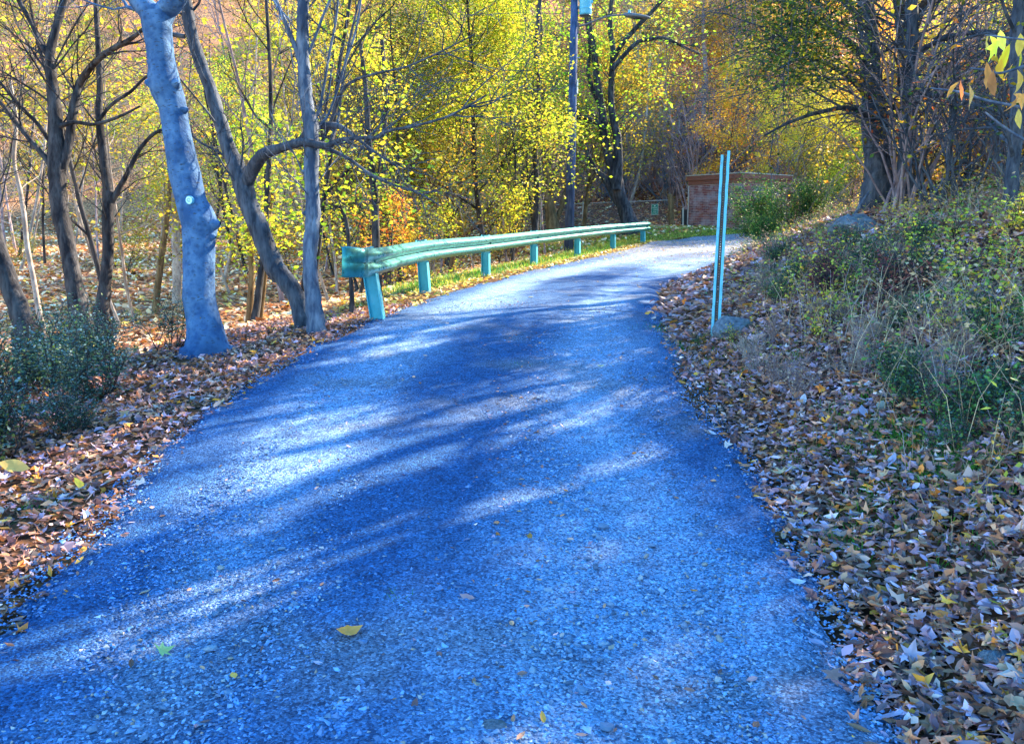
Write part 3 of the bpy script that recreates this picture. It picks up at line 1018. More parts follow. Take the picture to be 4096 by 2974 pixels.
# ------------------------------------------------------------------ utility pole, transformer, street lamp
pb = at(568.5, 246, 28.5); pb[2] = Hs(pb[0], pb[1])
pt = at(575.2, -30, 28.2)
pole = empty('utility_pole', tuple(pb))
tag(pole, 'tall dark wooden utility pole standing behind the guardrail', 'utility pole')
mb = MB()
PT = [np.zeros(3) - [0, 0, .3], (pt - pb) * .4 + [.02, 0, 0], pt - pb]
mb.tube(PT, [.165, .145, .12], 14)
mb.obj('shaft', M['polewood'], pole, True)
def on_pole(py):  # point on the pole axis at picture height py
    f_ = (246 - py) / (246 + 30)
    return (pt - pb) * f_
for y0_, y1_, nm in ((77, 83, 'cover'), (84, 90, 'cover')):
    mb = MB(); a0, a1 = on_pole(y1_), on_pole(y0_)
    off = np.array([.15, -.03, 0])
    mb.tube([a0 + off, a1 + off], [.035, .035], 8)
    mb.obj('conduit_cover', M['white'], pole)
mb = MB(); a0 = on_pole(76); mb.tube([on_pole(140) + [.12, -.06, 0], on_pole(45) + [.115, -.05, 0]], [.012, .012], 5)
mb.obj('ground_wire', M['galv'], pole)
mb = MB(); a0 = on_pole(56); mb.tube([a0 + [.0, -.05, 0], a0 + [.22, -.08, 0.02]], [.03, .02], 6)
mb.obj('step_bolt', M['galv'], pole)
# transformer can
tc_ = pb + on_pole(0) + np.array([.36, -.12, 0])
tr = empty('transformer', tuple(tc_ + np.array([0, 0, -.47])))
tag(tr, 'light blue transformer can hung near the top of the wooden pole', 'transformer')
mb = MB()
mb.tube([(0, 0, 0), (0, 0, .02), (0, 0, .05), (0, 0, .9), (0, 0, .93), (0, 0, .98)], [.16, .19, .20, .20, .21, .17], 20)
mb.obj('tank', M['can'], tr, True)
for z_ in (.18, .74):
    mb = MB(); mb.tube([(0, 0, z_), (0, 0, z_ + .035)], [.207, .207], 20); mb.obj('band', M['can'], tr, True)
mb = MB(); mb.tube([(0, 0, -.02), (0, 0, .003)], [.195, .185], 20)
mb.obj('bottom_rim', M['lampmetal'], tr)
mb = MB(); mb.box((.215, -.02, .42), (.05, .08, .09)); mb.box((.14, -.17, .55), (.06, .03, .06))
mb.obj('terminal', M['can'], tr)
mb = MB(); mb.box((-.25, .06, .25), (.12, .07, .08)); mb.box((-.25, .06, .72), (.12, .07, .08))
mb.obj('bracket', M['lampmetal'], tr)
# street lamp
la = empty('street_lamp', tuple(pb + on_pole(26.5)))
tag(la, 'dark street lamp on a long curved arm reaching right from the wooden pole', 'street lamp')
o0 = np.array(la.location)
arm = smooth_path([at(579, 26.5, 28.2) - o0, at(588, 23.5, 28.1) - o0, at(600, 18.6, 28.0) - o0, at(612, 15.6, 27.9) - o0, at(626, 14.8, 27.8) - o0], 24)
mb = MB(); mb.tube(arm, [.030] * len(arm), 8); mb.obj('arm', M['lampmetal'], la, True)
mb = MB(); mb.box((.13, -.02, 0), (.06, .1, .34)); mb.obj('pole_bracket', M['lampmetal'], la)
hp = at(624, 15.2, 27.8) - o0; he = at(651, 18.2, 27.6) - o0
mb = MB()
V_ = []
kk = 14
for s_, wd, ht in [(0, .05, .05), (.06, .10, .08), (.2, .13, .10), (.45, .17, .09), (.75, .16, .07), (.93, .10, .05), (1, .03, .02)]:
    c_ = hp * (1 - s_) + he * s_
    for a_ in np.arange(kk) * 2 * math.pi / kk:
        V_.append(c_ + np.array([0, wd * math.cos(a_), ht * math.sin(a_) * (1 if math.sin(a_) > 0 else .6)]))
i = np.arange(6)[:, None] * kk + np.arange(kk)[None]; j = np.arange(6)[:, None] * kk + (np.arange(kk)[None] + 1) % kk
mb.add(V_, np.stack([i, j, j + kk, i + kk], -1).reshape(-1, 4))
mb.obj('lamp_head', M['lampmetal'], la, True)
mb = MB(); c_ = hp * .8 + he * .2; mb.tube([c_ + [0, 0, .08], c_ + [0, 0, .18]], [.05, .045], 10)
mb.obj('photocell', M['can'], la)
mb = MB(); mb.box(hp * .45 + he * .55 - np.array([0, 0, .052]), (.40, .2, .02)); mb.obj('lens', M['darkbox'], la)

# ------------------------------------------------------------------ brick hut
cR = at(739.5, 226.5, 33.0)
cL = at(688.5, 227, 35.0)
wd = cR - cL; wd[2] = 0
WL_ = np.linalg.norm(wd); ang = math.atan2(wd[1], wd[0])
zb = min(Hs(cR[0], cR[1]), Hs(cL[0], cL[1]))
zb = CAMZ - 34 * math.tan(math.radians(PITCH) - math.atan((371.5 - 228) / FPX))
hut = empty('brick_hut', (cL[0], cL[1], zb), ang)
tag(hut, 'small flat roofed brick utility hut with brown fascia behind the green', 'hut')
HB = 1.72
DP = 3.0
mb = MB(); mb.box((WL_ / 2, DP / 2, HB / 2 - .15), (WL_ - .012, DP - .012, HB + .3)); mb.obj('wall', M['mortar'], hut)
rb = np.random.default_rng(4)
BV, BF, BC, no_ = [], [], [], 0
ch = .0675
def brick(x0, x1, z0_, side):
    global no_
    pr = .004 + rb.uniform(0, .003)
    if side == 0: lo_, hi_ = (x0, -pr, z0_), (x1, .02, z0_ + .056)
    else: lo_, hi_ = (WL_ - .02, x0, z0_), (WL_ + pr, x1, z0_ + .056)
    v = np.array([[x, y, z] for x in (lo_[0], hi_[0]) for y in (lo_[1], hi_[1]) for z in (lo_[2], hi_[2])])
    BV.append(v); BF.append(np.array([[0, 1, 3, 2], [4, 6, 7, 5], [0, 4, 5, 1], [2, 3, 7, 6], [0, 2, 6, 4], [1, 5, 7, 3]]) + no_)
    no_ += 8
    c_ = np.array([[.20, .045, .05], [.16, .04, .055], [.24, .07, .06], [.13, .06, .08], [.26, .13, .14]][rb.integers(5)]) * rb.uniform(.8, 1.15)
    BC.append(np.tile(c_, (8, 1)))
for side, LL in ((0, WL_), (1, DP)):
    for k in range(25):
        z0_ = k * ch + .02
        x = -.106 * (k % 2)
        while x < LL:
            brick(max(x, 0.0) + .005, min(x + .203, LL - .002), z0_, side) if min(x + .203, LL) - max(x, 0) > .03 else None
            x += .213
br = link('bricks', mesh_np('bricks', np.vstack(BV), np.vstack(BF), np.vstack(BC), False, M['brick']), hut)
br['kind'] = 'stuff'
mb = MB(); mb.box((WL_ / 2, DP / 2, HB + .09), (WL_ + .10, DP + .10, .17)); mb.obj('lower_fascia', M['fascia'], hut)
mb = MB(); mb.box((WL_ / 2, DP / 2, HB + .268), (WL_ + .22, DP + .22, .18)); mb.obj('upper_fascia', M['fascia'], hut)
mb = MB(); mb.box((WL_ / 2, DP / 2, HB + .375), (WL_ + .27, DP + .27, .03)); mb.obj('roof', M['roofing'], hut)
mb = MB(); mb.tube([(-.03, -.03, -.1), (-.03, -.03, HB - .02)], [.028, .028], 8); mb.obj('downpipe', M['galv'], hut)

# dark cabinet left of the hut, thin white pipes
cb = at(684.5, 227, 35.3)
cab = empty('utility_cabinet', (cb[0], cb[1], zb), ang)
tag(cab, 'narrow dark utility cabinet against the left end of the brick hut', 'cabinet')
mb = MB(); mb.box((0, .12, .38), (.36, .3, .76)); mb.obj('casing', M['darkbox'], cab)
mb = MB(); mb.box((0, -.035, .40), (.30, .012, .66)); mb.obj('door', M['darkbox'], cab)
mb = MB(); mb.box((-.22, .2, .36), (.10, .25, .72)); mb.obj('side_pier', M['fascia'], cab)
mb = MB()
for x, y, zz in ((-.02, -.10, .82), (.05, -.12, .84)): mb.tube([(x, y, -.05), (x - .03, y, zz)], [.012, .012], 6)
mb.obj('standpipe', M['white'], cab)

# chain link fence
fA, fB = at(500, 227, 38), at(671, 227, 35.5)
fence = empty('chain_link_fence', tuple([fB[0], fB[1], Hs(fB[0], fB[1])]))
tag(fence, 'grey chain link fence running behind the guardrail to the brick hut', 'fence')
fo = np.array(fence.location)
def fpt(s_, z_=0): 
    q = fB * (1 - s_) + fA * s_
    q = np.array([q[0], q[1], zr(32) + .42 * (1 - .55 * s_)])
    return q - fo + np.array([0, 0, z_])
FH = 1.15
FL = np.linalg.norm(fA - fB)
for s_ in np.linspace(0, 1, 5):
    mb = MB(); mb.tube([fpt(s_, -.4), fpt(s_, FH + .04)], [.033, .033], 8); mb.tube([fpt(s_, FH + .04), fpt(s_, FH + .08)], [.04, .01], 8)
    mb.obj('post', M['galv'], fence)
mb = MB(); mb.tube([fpt(0, FH), fpt(.5, FH), fpt(1, FH)], [.022] * 3, 6); mb.obj('top_rail', M['galv'], fence)
V_, F_ = [], []
polys = []
dt = .065 / FL
for k in range(-16, int(1 / dt) + 1):
    for sgn in (1, -1):
        s0_ = k * dt
        s1_ = s0_ + FH / FL
        a0, a1 = max(s0_, 0), min(s1_, 1)
        if a1 <= a0: continue
        z0_, z1_ = (a0 - s0_) / (FH / FL) * FH, (a1 - s0_) / (FH / FL) * FH
        if sgn < 0: z0_, z1_ = FH - z0_, FH - z1_
        polys.append((np.array([fpt(a0, z0_), fpt(a1, z1_)]), [.0035, .0035]))
V_, F_ = tubes(polys, 3)
o = link('wire_mesh', mesh_np('wire_mesh', V_, F_, mat=M['lampmetal']), fence); o['kind'] = 'stuff'

# gate frame with post next to the hut
# green notice on the fence
sg = at(654.8, 209.3, 35.2)
sn = empty('notice_sign', tuple(sg), math.atan2((fB - fA)[1], (fB - fA)[0]))
tag(sn, 'small green notice with five rows of white writing fixed on the chain link fence', 'sign')
mb = MB(); mb.box((0, 0, 0), (.285, .008, .44)); mb.obj('border', M['white'], sn)
mb = MB(); mb.box((0, -.006, 0), (.262, .008, .417)); mb.obj('panel', M['signgreen'], sn)
mb = MB()
r3 = np.random.default_rng(2)
mb.tube([(0, -.010, .15), (0, -.014, .15)], [.022, .022], 8)
for z_, x0, x1 in ((.08, -.10, .10), (.0, -.05, .09), (-.08, -.06, .07), (-.155, -.10, .10)):
    x = x0
    while x < x1:
        mb.box((x + .004, -.0115, z_), (.006, .003, .036))
        if r3.random() < .7: mb.box((x + .014, -.0115, z_ + r3.choice([-.015, 0, .015])), (.014, .003, .007))
        if r3.random() < .6: mb.box((x + .022, -.0115, z_ + .008), (.006, .003, .02))
        x += .034
mb.obj('lettering', M['white'], sn)

# ------------------------------------------------------------------ trees: growth
_q = at(1000, 65, 3.6); _s = np.array(SUNV); _q = _q - _s * ((_q[2] - .3) / _s[2])
GC = _q[0] * math.cos(a) - _q[1] * math.sin(a); GA = _q[0] * math.sin(a) + _q[1] * math.cos(a)  # aims a cut opening so sun reaches the near hanging leaves


def sun_slits(P):
    """slits cut in the right bank crowns so sun streaks land on chosen spots"""
    P = np.atleast_2d(P)
    s_ = np.array(SUNV)
    Q = P - s_[None] * ((P[:, 2] - .3) / s_[2])[:, None]
    c_ = Q[:, 0] * math.cos(a) - Q[:, 1] * math.sin(a)
    al = Q[:, 0] * math.sin(a) + Q[:, 1] * math.cos(a)
    cw = c_ + .5 * fbm(al * .35, al * 0 + 3, 5)
    g = np.zeros(len(P), bool)  # true where foliage is dropped to let a chosen sun streak through
    for c0, hw_, a0, a1 in ((-5.6, .42, .2, 5.4), (-4.95, .07, 2.5, 6.0), (-4.3, .30, .5, 5.0), (-3.95, .07, 2.0, 6.0), (-3.35, .27, -1.5, 2.9), (-3.1, .06, 2.5, 4.0), (-7.4, .10, 4, 9), (-8.6, .15, 6, 10), (-9.6, .2, 6, 12), (-8.45, .55, -5.5, 2.4)):
        g |= (np.abs(cw - c0) < hw_ * (.95 + 1.0 * vnoise(al * 1.3, al * 0 + c0, 4))) & (al > a0 - .6) & (al < a1 + .6)
    g |= (np.abs(c_ - GC) < .45) & (np.abs(al - GA) < 1.3)
    g |= (c_ < -3.2) & (c_ > -10.2) & (al > 2.5) & (vnoise(c_ * 3.4, al * .4, 8) > .80)
    g |= (c_ < -10.2) & (fbm(c_ * 1.5, al * .45, 12) > -.04)
    return g


def rnd_dir(rng, d, ang):
    v = rng.normal(0, 1, 3); v -= d * np.dot(v, d); v /= np.linalg.norm(v)
    q = d * math.cos(ang) + v * math.sin(ang)
    return q / np.linalg.norm(q)


def grow(rng, p, d, L_, r_, lev, out, tips, upb=.12, wander=.16, kids=(4, 4, 3), ang=.8, sag=0.0, seg=5, shrink=.55):
    pts = [np.array(p, float)]; d = np.array(d, float)
    for k in range(seg):
        d = d + rng.normal(0, wander, 3) + np.array([0, 0, upb - sag * k / seg])
        d /= np.linalg.norm(d)
        pts.append(pts[-1] + d * L_ / seg)
    rad = np.linspace(r_, max(r_ * .3, .0025), seg + 1)
    out.setdefault(lev, []).append((np.array(pts), rad))
    pts = np.array(pts)
    if lev >= len(kids):
        tips.append(pts)
        return
    for _ in range(kids[lev]):
        f_ = rng.uniform(.25, 1.0)
        q = f_ * seg; k = min(int(q), seg - 1)
        p0 = pts[k] * (1 - (q - k)) + pts[k + 1] * (q - k)
        dd = pts[k + 1] - pts[k]; dd /= np.linalg.norm(dd)
        grow(rng, p0, rnd_dir(rng, dd, ang * rng.uniform(.6, 1.3)), L_ * shrink * rng.uniform(.7, 1.25), max(rad[k] * .6, .003), lev + 1, out, tips, upb, wander, kids, ang, sag, seg, shrink)


def leaf_cloud(tips, per, spread, size, pal, rng, wts=None, flat=.9, gap_off=None):
    tp = np.concatenate([t_[1:] for t_ in tips])
    n_ = per
    c_ = tp[rng.integers(len(tp), size=n_)] + rng.normal(0, spread, (n_, 3)) * np.array([1, 1, .7])
    if gap_off is not None:
        c_ = c_[~sun_slits(c_ + gap_off)]; n_ = len(c_)
    A, B, N_ = rot_frames(n_, flat, rng)
    s_ = (size * rng.uniform(.6, 1.35, n_))[:, None, None]
    T_ = np.array([[-1, 0, 0], [-.1, .62, .12], [1, 0, 0], [-.1, -.62, .12]]) * .5
    V_ = c_[:, None, :] + s_ * (T_[None, :, :1] * A[:, None] + T_[None, :, 1:2] * B[:, None] + T_[None, :, 2:] * N_[:, None])
    F_ = (np.arange(n_) * 4)[:, None] + np.arange(4)[None]
    pal = np.array(pal)
    ci = rng.choice(len(pal), n_, p=wts)
    col = pal[ci] * rng.uniform(.75, 1.2, (n_, 1))
    return V_.reshape(-1, 3), F_, np.clip(np.repeat(col, 4, axis=0), 0, .95)


LIME = [(.30, .42, .02), (.38, .50, .03), (.22, .33, .02), (.48, .48, .04), (.12, .20, .02), (.42, .38, .03), (.52, .42, .04)]
YEL = [(.56, .42, .03), (.50, .33, .02), (.42, .38, .04), (.28, .24, .03), (.52, .27, .03), (.20, .15, .03), (.34, .36, .03)]
ORA = [(.78, .36, .03), (.80, .50, .04), (.58, .20, .03), (.42, .16, .04), (.72, .56, .06)]
OLV = [(.13, .16, .03), (.23, .24, .03), (.38, .34, .03), (.08, .10, .03), (.42, .28, .03)]
DGR = [(.04, .10, .02), (.08, .15, .03), (.03, .07, .03), (.18, .19, .03), (.32, .25, .03)]
RUS = [(.34, .15, .08), (.28, .13, .10), (.42, .22, .12), (.22, .11, .10), (.48, .30, .18)]
PALE = [(.42, .29, .25), (.34, .25, .28), (.50, .37, .26), (.54, .40, .15)]


def forest_proto(seed, ht, r0, n_limb, leaves, size, pal, bark, crown_lo=.2, kids=(4, 4), spread=.3, lean=.08, ang=.9, llen=.33, gap_off=None):
    rng = np.random.default_rng(seed)
    tr_ = []; p = np.array([0, 0, -.3]); d = np.array([rng.normal(0, lean), rng.normal(0, lean), 1.0]); d /= np.linalg.norm(d)
    pts = [p]
    for k in range(10):
        d = d + rng.normal(0, .045, 3); d[2] = abs(d[2]); d /= np.linalg.norm(d); p = p + d * ht / 10; pts.append(p)
    pts = np.array(pts); rad = r0 * np.linspace(1, .22, 11); rad[0] *= 1.35
    V_, F_ = tubes([(pts, rad)], 8, .05, rng)
    tm = mesh_np('trunk', V_, F_, smooth=True, mat=M[bark])
    out, tips = {}, []
    for k in range(n_limb):
        f_ = crown_lo + (1 - crown_lo) * (k + rng.random()) / n_limb * .97
        q = f_ * 10; kk = min(int(q), 9)
        p0 = pts[kk] * (1 - q + kk) + pts[kk + 1] * (q - kk)
        dd = rnd_dir(rng, np.array([0, 0, 1.0]), ang * rng.uniform(.7, 1.2))
        grow(rng, p0, dd, ht * llen * (1.15 - .6 * f_) * rng.uniform(.7, 1.2), rad[kk] * .5, 0, out, tips, kids=kids, upb=.06)
    if gap_off is not None: lv_ = max(out); gk = sun_slits(np.array([q[0][2] for q in out[lv_]]) + gap_off); out[lv_] = [q for q, g in zip(out[lv_], gk) if not g]
    polys = [q for lv in out for q in out[lv]]
    V_, F_ = tubes(polys, 4)
    bm = mesh_np('branches', V_, F_, mat=M[bark])
    cm = None
    if leaves:
        V_, F_, C_ = leaf_cloud(tips, leaves, spread, size, pal, rng, gap_off=gap_off)
        cm = mesh_np('crown', V_, F_, C_, mat=M['leaf'])
    return tm, bm, cm


def plant_tree(name, proto, x, y, sc, rz, label, cat='tree', group=None, sz=None, sink=0.0):
    root = empty(name, (x, y, Hs(x, y) - sink), rz)
    root.scale = (sc, sc, sz or sc)
    for nm, me in zip(('trunk', 'branches', 'crown'), proto):
        if me is None: continue
        link(nm, me, root)
    tag(root, label, cat, group)
    return root


PR = {
    'lime': [forest_proto(101, 9, .10, 16, 12500, .105, LIME, 'bark_brown', .12, spread=.32), forest_proto(102, 10, .11, 18, 13000, .10, LIME, 'bark_dark', .10, spread=.35),
             forest_proto(103, 8, .08, 14, 10000, .10, LIME + YEL[:2], 'bark_pale', .12, spread=.3)],
    'yellow': [forest_proto(111, 10, .12, 15, 9500, .105, YEL, 'bark_brown', .2), forest_proto(112, 8, .09, 14, 8500, .10, YEL + LIME[:2], 'bark_mauve', .15)],
    'orange': [forest_proto(121, 11, .12, 16, 9500, .11, ORA, 'bark_mauve', .2), forest_proto(122, 8, .09, 14, 8500, .105, ORA + YEL[:2], 'bark_brown', .12)],
    'olive': [forest_proto(131, 8, .08, 16, 10500, .085, OLV, 'bark_dark', .08, spread=.35), forest_proto(132, 6.5, .07, 14, 9000, .085, OLV + LIME[:2], 'bark_dark', .06, spread=.3)],
    'bare': [forest_proto(141, 13, .085, 18, 1500, .13, PALE + ORA[:2], 'bark_mauve', .25, kids=(6, 5), ang=.65), forest_proto(142, 12, .06, 18, 900, .13, RUS + YEL[:1], 'bark_pale', .25, kids=(6, 5), ang=.6),
             forest_proto(143, 14, .09, 18, 2200, .13, RUS + PALE + ORA, 'bark_mauve', .3, kids=(6, 4), ang=.7)],
    'sapling': [forest_proto(151, 6.5, .04, 10, 260, .12, YEL + LIME[:2], 'bark_pale', .35, kids=(3, 2), lean=.12, llen=.24), forest_proto(152, 7, .045, 9, 320, .12, YEL + ORA[:2], 'bark_mauve', .35, kids=(3, 2), lean=.15, llen=.24),
                forest_proto(153, 6, .05, 9, 0, .12, YEL, 'bark_dark', .3, kids=(4, 3), lean=.15, llen=.28)],
    'shrub': [forest_proto(161, 3.2, .035, 14, 1500, .10, OLV + YEL[:2], 'bark_dark', .03, kids=(4, 3), ang=.8, llen=.45, spread=.18), forest_proto(162, 3.0, .035, 13, 1300, .11, ORA + YEL, 'bark_dark', .03, kids=(4, 3), ang=.8, llen=.45, spread=.2),
              forest_proto(163, 3.4, .035, 14, 1600, .10, LIME + YEL[:2], 'bark_dark', .03, kids=(4, 3), ang=.8, llen=.45, spread=.2)],
}


LAND = [(0, 'outside the left picture edge'), (60, 'near the left edge'), (130, 'behind the dark forked tree'), (215, 'behind the beech'), (300, 'behind the leaning tree'), (370, 'behind the slim grey tree'),
        (450, 'behind the near guardrail end'), (540, 'behind the middle of the guardrail'), (600, 'beside the utility pole'), (680, 'behind the lime leaved tree'), (745, 'above the brick hut'),
        (850, 'right of the brick hut'), (930, 'behind the twin ridge trunks'), (1024, 'near the right picture edge'), (99999, 'outside the right picture edge')]
KADJ = {'lime': 'lime green leaved', 'yellow': 'yellow leaved', 'orange': 'orange leaved', 'olive': 'olive leaved', 'bare': 'nearly bare', 'sapling': 'thin stemmed', 'shrub': 'leafy'}


def where(x, y):
    px = 512 + FPX * x / max(y / cp, .5)
    return next(t for lim, t in LAND if px < lim)


def spread_trees(kindlist, n_, region, rng, label, name, group, smin=.8, smax=1.2, min_d=1.5, cat='tree', depth=(20, 60), ok=None, clear=True):
    """region: picture columns; placed by real distance on the land"""
    got = []; tries = 0
    while len(got) < n_ and tries < n_ * 60:
        tries += 1
        px = rng.uniform(*region); d = math.sqrt(rng.uniform(depth[0] ** 2, depth[1] ** 2))
        x, y = (px - 512) / FPX * d, d * cp
        if any((x - a_) ** 2 + (y - b_) ** 2 < min_d ** 2 for a_, b_ in got): continue
        if xL(y) - 1.0 < x < min(xR(y), 60) + .6 and y < 36: continue
        if clear and 29.5 < y < 38.5 and 3.2 < x < 17: continue
        if ok and not ok(x, y): continue
        if abs(px - 572) < 26 and d < 34: continue
        if abs(px - 572) < 78 and 16 < d < 31 and name == 'young_tree': continue
        got.append((x, y))
        k = kindlist[rng.integers(len(kindlist))]
        pr = PR[k][rng.integers(len(PR[k]))]
        plant_tree(name, pr, x, y, rng.uniform(smin, smax), rng.uniform(0, 6.28), KADJ[k] + ' ' + label + ', ' + where(x, y), cat, group)
    return got

rt = np.random.default_rng(77)
onleft = lambda x, y: x < xL(y) - 2.2
# far hillside, band by band
spread_trees(['yellow', 'lime', 'olive', 'bare'], 15, (-60, 330), rt, 'tree on the far left slope', 'forest_tree', 'trees on the far left slope', .9, 1.3, 3, depth=(40, 75))
spread_trees(['lime', 'lime', 'yellow'], 22, (300, 660), rt, 'tree on the hillside beyond the guardrail', 'forest_tree', 'lime yellow trees on the hillside beyond the guardrail', .95, 1.35, 3, depth=(42, 85))
spread_trees(['bare', 'bare', 'bare', 'orange', 'yellow'], 48, (610, 800), rt, 'tree on the steep far slope', 'bare_tree', 'bare trees on the slope behind the hut', .8, 1.2, 2.5, depth=(42, 85))
spread_trees(['bare', 'orange', 'yellow'], 10, (560, 760), rt, 'tree high on the hill', 'forest_tree', 'pale trees high on the hill', 1.0, 1.4, 3, depth=(75, 100))
spread_trees(['orange', 'orange', 'yellow'], 13, (690, 900), rt, 'tree at the slope foot', 'forest_tree', 'orange trees right of the hut', .6, .95, 2.5, depth=(40, 60))
spread_trees(['yellow', 'orange', 'lime', 'bare'], 16, (840, 1180), rt, 'tree deep in the right wood', 'forest_tree', 'trees deep in the right wood', .8, 1.2, 2.5, depth=(24, 60))
spread_trees(['lime', 'yellow', 'bare'], 16, (-100, 1100), rt, 'distant tree on the hilltop', 'forest_tree', 'distant trees along the hilltop', 1.1, 1.5, 4, depth=(88, 120))
spread_trees(['orange', 'yellow', 'lime', 'yellow'], 9, (758, 900), rt, 'small tree at the slope foot', 'small_tree', 'small glowing trees right of the hut', .35, .6, 1.4, depth=(35, 42), clear=False, ok=lambda x, y: x > 10.8)
# middle distance, the green yellow screen behind the guardrail
spread_trees(['lime', 'lime', 'olive', 'yellow'], 15, (350, 600), rt, 'understorey tree in the thicket', 'young_tree', 'understorey trees behind the guardrail', .7, .95, 1.8, depth=(20, 40), ok=onleft)
spread_trees(['yellow', 'lime', 'yellow'], 6, (0, 360), rt, 'understorey tree in the ravine', 'young_tree', 'understorey trees on the left', .6, .9, 2.0, depth=(22, 42), ok=onleft)
spread_trees(['sapling'], 30, (-10, 330), rt, 'sapling in the left ravine', 'sapling', 'saplings in the left ravine', .8, 1.35, .8, cat='sapling', depth=(12, 32), ok=onleft)
spread_trees(['sapling'], 16, (320, 560), rt, 'sapling in the thicket', 'sapling', 'saplings behind the guardrail', .6, 1.0, .8, cat='sapling', depth=(12, 30), ok=onleft)
spread_trees(['shrub'], 12, (330, 560), rt, 'low shrub in the thicket', 'shrub', 'shrubs behind the guardrail', .4, .75, 1.0, cat='shrub', depth=(14, 32), ok=onleft)
spread_trees(['shrub'], 6, (-10, 330), rt, 'shrub in the left ravine', 'shrub', 'shrubs in the left ravine', .3, .55, 1.2, cat='shrub', depth=(14, 34), ok=onleft)
spread_trees(['shrub'], 14, (745, 1000), rt, 'shrub behind the crest of the right bank', 'shrub', 'shrubs behind the right crest', .5, .8, 1.2, cat='shrub', depth=(15, 32), ok=lambda x, y: x > xR(y) + 3.5)


# ------------------------------------------------------------------ hero trees traced on their real stems
def px_path(rows, d, dvar=None, n=36):
    """rows (px, py, width px) at distance d -> points, radii"""
    P_ = []
    for k, row in enumerate(rows):
        dd = d + (dvar[k] if dvar is not None else 0)
        q = at(row[0], row[1], dd)
        P_.append([*q, row[2] / FPX * dd / 2])
    P_ = smooth_path(P_, n)
    return P_[:, :3], np.maximum(P_[:, 3], .003)


def hero(name, label, bark, stems, limbs, base_i=0, twigs=None, seed=0, leafspec=None, cat='tree', sides=14, rough=.03, lumps=(), spray=()):
    rng = np.random.default_rng(seed)
    base = stems[0][0][0].copy()
    g_ = Hs(base[0], base[1])
    root = empty(name, (base[0], base[1], g_))
    off = np.array([base[0], base[1], g_])
    tag(root, label, cat)
    fix = []
    for k, (p, r_) in enumerate(stems):
        p = p.copy(); r_ = r_.copy()
        if k == 0:       # root flare, going into the soil
            p = np.vstack([[p[0][0], p[0][1], min(g_, p[0][2]) - .35], p]); r_ = np.concatenate([[r_[0] * 1.5], r_]); r_[1] *= 1.2
        fix.append((p - off, r_))
    lump_polys = []
    for (q, rr_, dr_) in lumps:
        q = np.array(q) - off; dr_ = np.array(dr_, float); dr_ /= np.linalg.norm(dr_)
        lump_polys.append((np.array([q - dr_ * rr_ * .8, q, q + dr_ * rr_ * .6, q + dr_ * rr_ * .95]), np.array([rr_ * 1.1, rr_ * .75, rr_ * .5, rr_ * .15])))
    V_, F_ = tubes(fix[:1], sides, rough, rng)
    link('trunk', mesh_np('trunk', V_, F_, smooth=True, mat=M[bark]), root)
    for q in fix[1:]:
        V_, F_ = tubes([q], max(8, sides - 4), rough, rng)
        link('limb', mesh_np('limb', V_, F_, smooth=True, mat=M[bark]), root)
    if lump_polys:
        for q in lump_polys:
            V_, F_ = tubes([q], 10, .08, rng)
            link('burl', mesh_np('burl', V_, F_, smooth=True, mat=M[bark]), root)
    for p, r_ in limbs:
        V_, F_ = tubes([(p - off, r_)], 8, .03, rng)
        link('limb', mesh_np('limb', V_, F_, smooth=True, mat=M[bark]), root)
    out, tips = {}, []
    if twigs:
        for (src, cnt, L_, r_, kids, ang, upb, lo, hi) in twigs:
            p, rr_ = src
            p = p - off
            for _ in range(cnt):
                k = int(rng.uniform(lo, hi) * (len(p) - 2))
                dd = p[k + 1] - p[k]; dd /= np.linalg.norm(dd)
                grow(rng, p[k], rnd_dir(rng, dd, ang * rng.uniform(.6, 1.2)), L_ * rng.uniform(.6, 1.3), r_, 0, out, tips, upb=upb, wander=.14, kids=kids)
        if base[0] > 4.5 and base[1] < 20:
            for lv in list(out):
                if lv >= 2: gk = sun_slits(np.array([q[0][2] for q in out[lv]]) + off); out[lv] = [q for q, g in zip(out[lv], gk) if not g]
        polys = [q for lv in out for q in out[lv]]
        V_, F_ = tubes(polys, 4)
        link('twigs', mesh_np('twigs', V_, F_, mat=M[bark]), root)
    if leafspec and tips:
        V_, F_, C_ = leaf_cloud(tips, leafspec[0], leafspec[1], leafspec[2], leafspec[3], rng, gap_off=off if base[0] > 4.5 and base[1] < 20 else None)
        link('crown', mesh_np('crown', V_, F_, C_, mat=M[leafspec[4] if len(leafspec) > 4 else 'leaf']), root)
    if spray:
        cl_ = [leaf_cloud([p - off], n_, sp_, .05, DGR[:4] + OLV[:2] + YEL[:1], rng) for p, n_, sp_ in spray]
        V_, F_, C_ = merge([(v, [f], c_) for v, f, c_ in cl_])
        link('crown', mesh_np('crown', V_, F_, C_, mat=M['leaf_dark']), root)
    return root


# 1 blue grey beech
d1 = 8.9
B1 = px_path([(207, 347, 44), (206, 335, 38), (203, 318, 33), (199, 297, 31.5), (199, 276, 30.5), (199, 255, 31), (199, 238, 32), (199.5, 223, 35), (194, 209, 32), (191, 200, 30), (184, 170, 30.5), (180, 149, 28), (176, 127, 26.5), (172.5, 106, 27), (165, 85, 31), (162, 64, 27), (159, 42, 26.5), (157, 27, 28.5), (155, 15, 28)], d1, n=90)
l1 = px_path([(155, 22, 24), (148, 10, 21), (139, 0, 20), (124, -25, 18), (105, -70, 15), (92, -130, 11), (80, -200, 6)], d1, [0, 0, .1, .2, .4, .6, .8], 30)
l2 = px_path([(158, 24, 24), (166, 10, 21), (175, 0, 20), (190, -30, 17), (212, -80, 14), (225, -140, 10), (230, -210, 6)], d1, [0, 0, -.1, -.2, -.5, -.8, -1], 30)
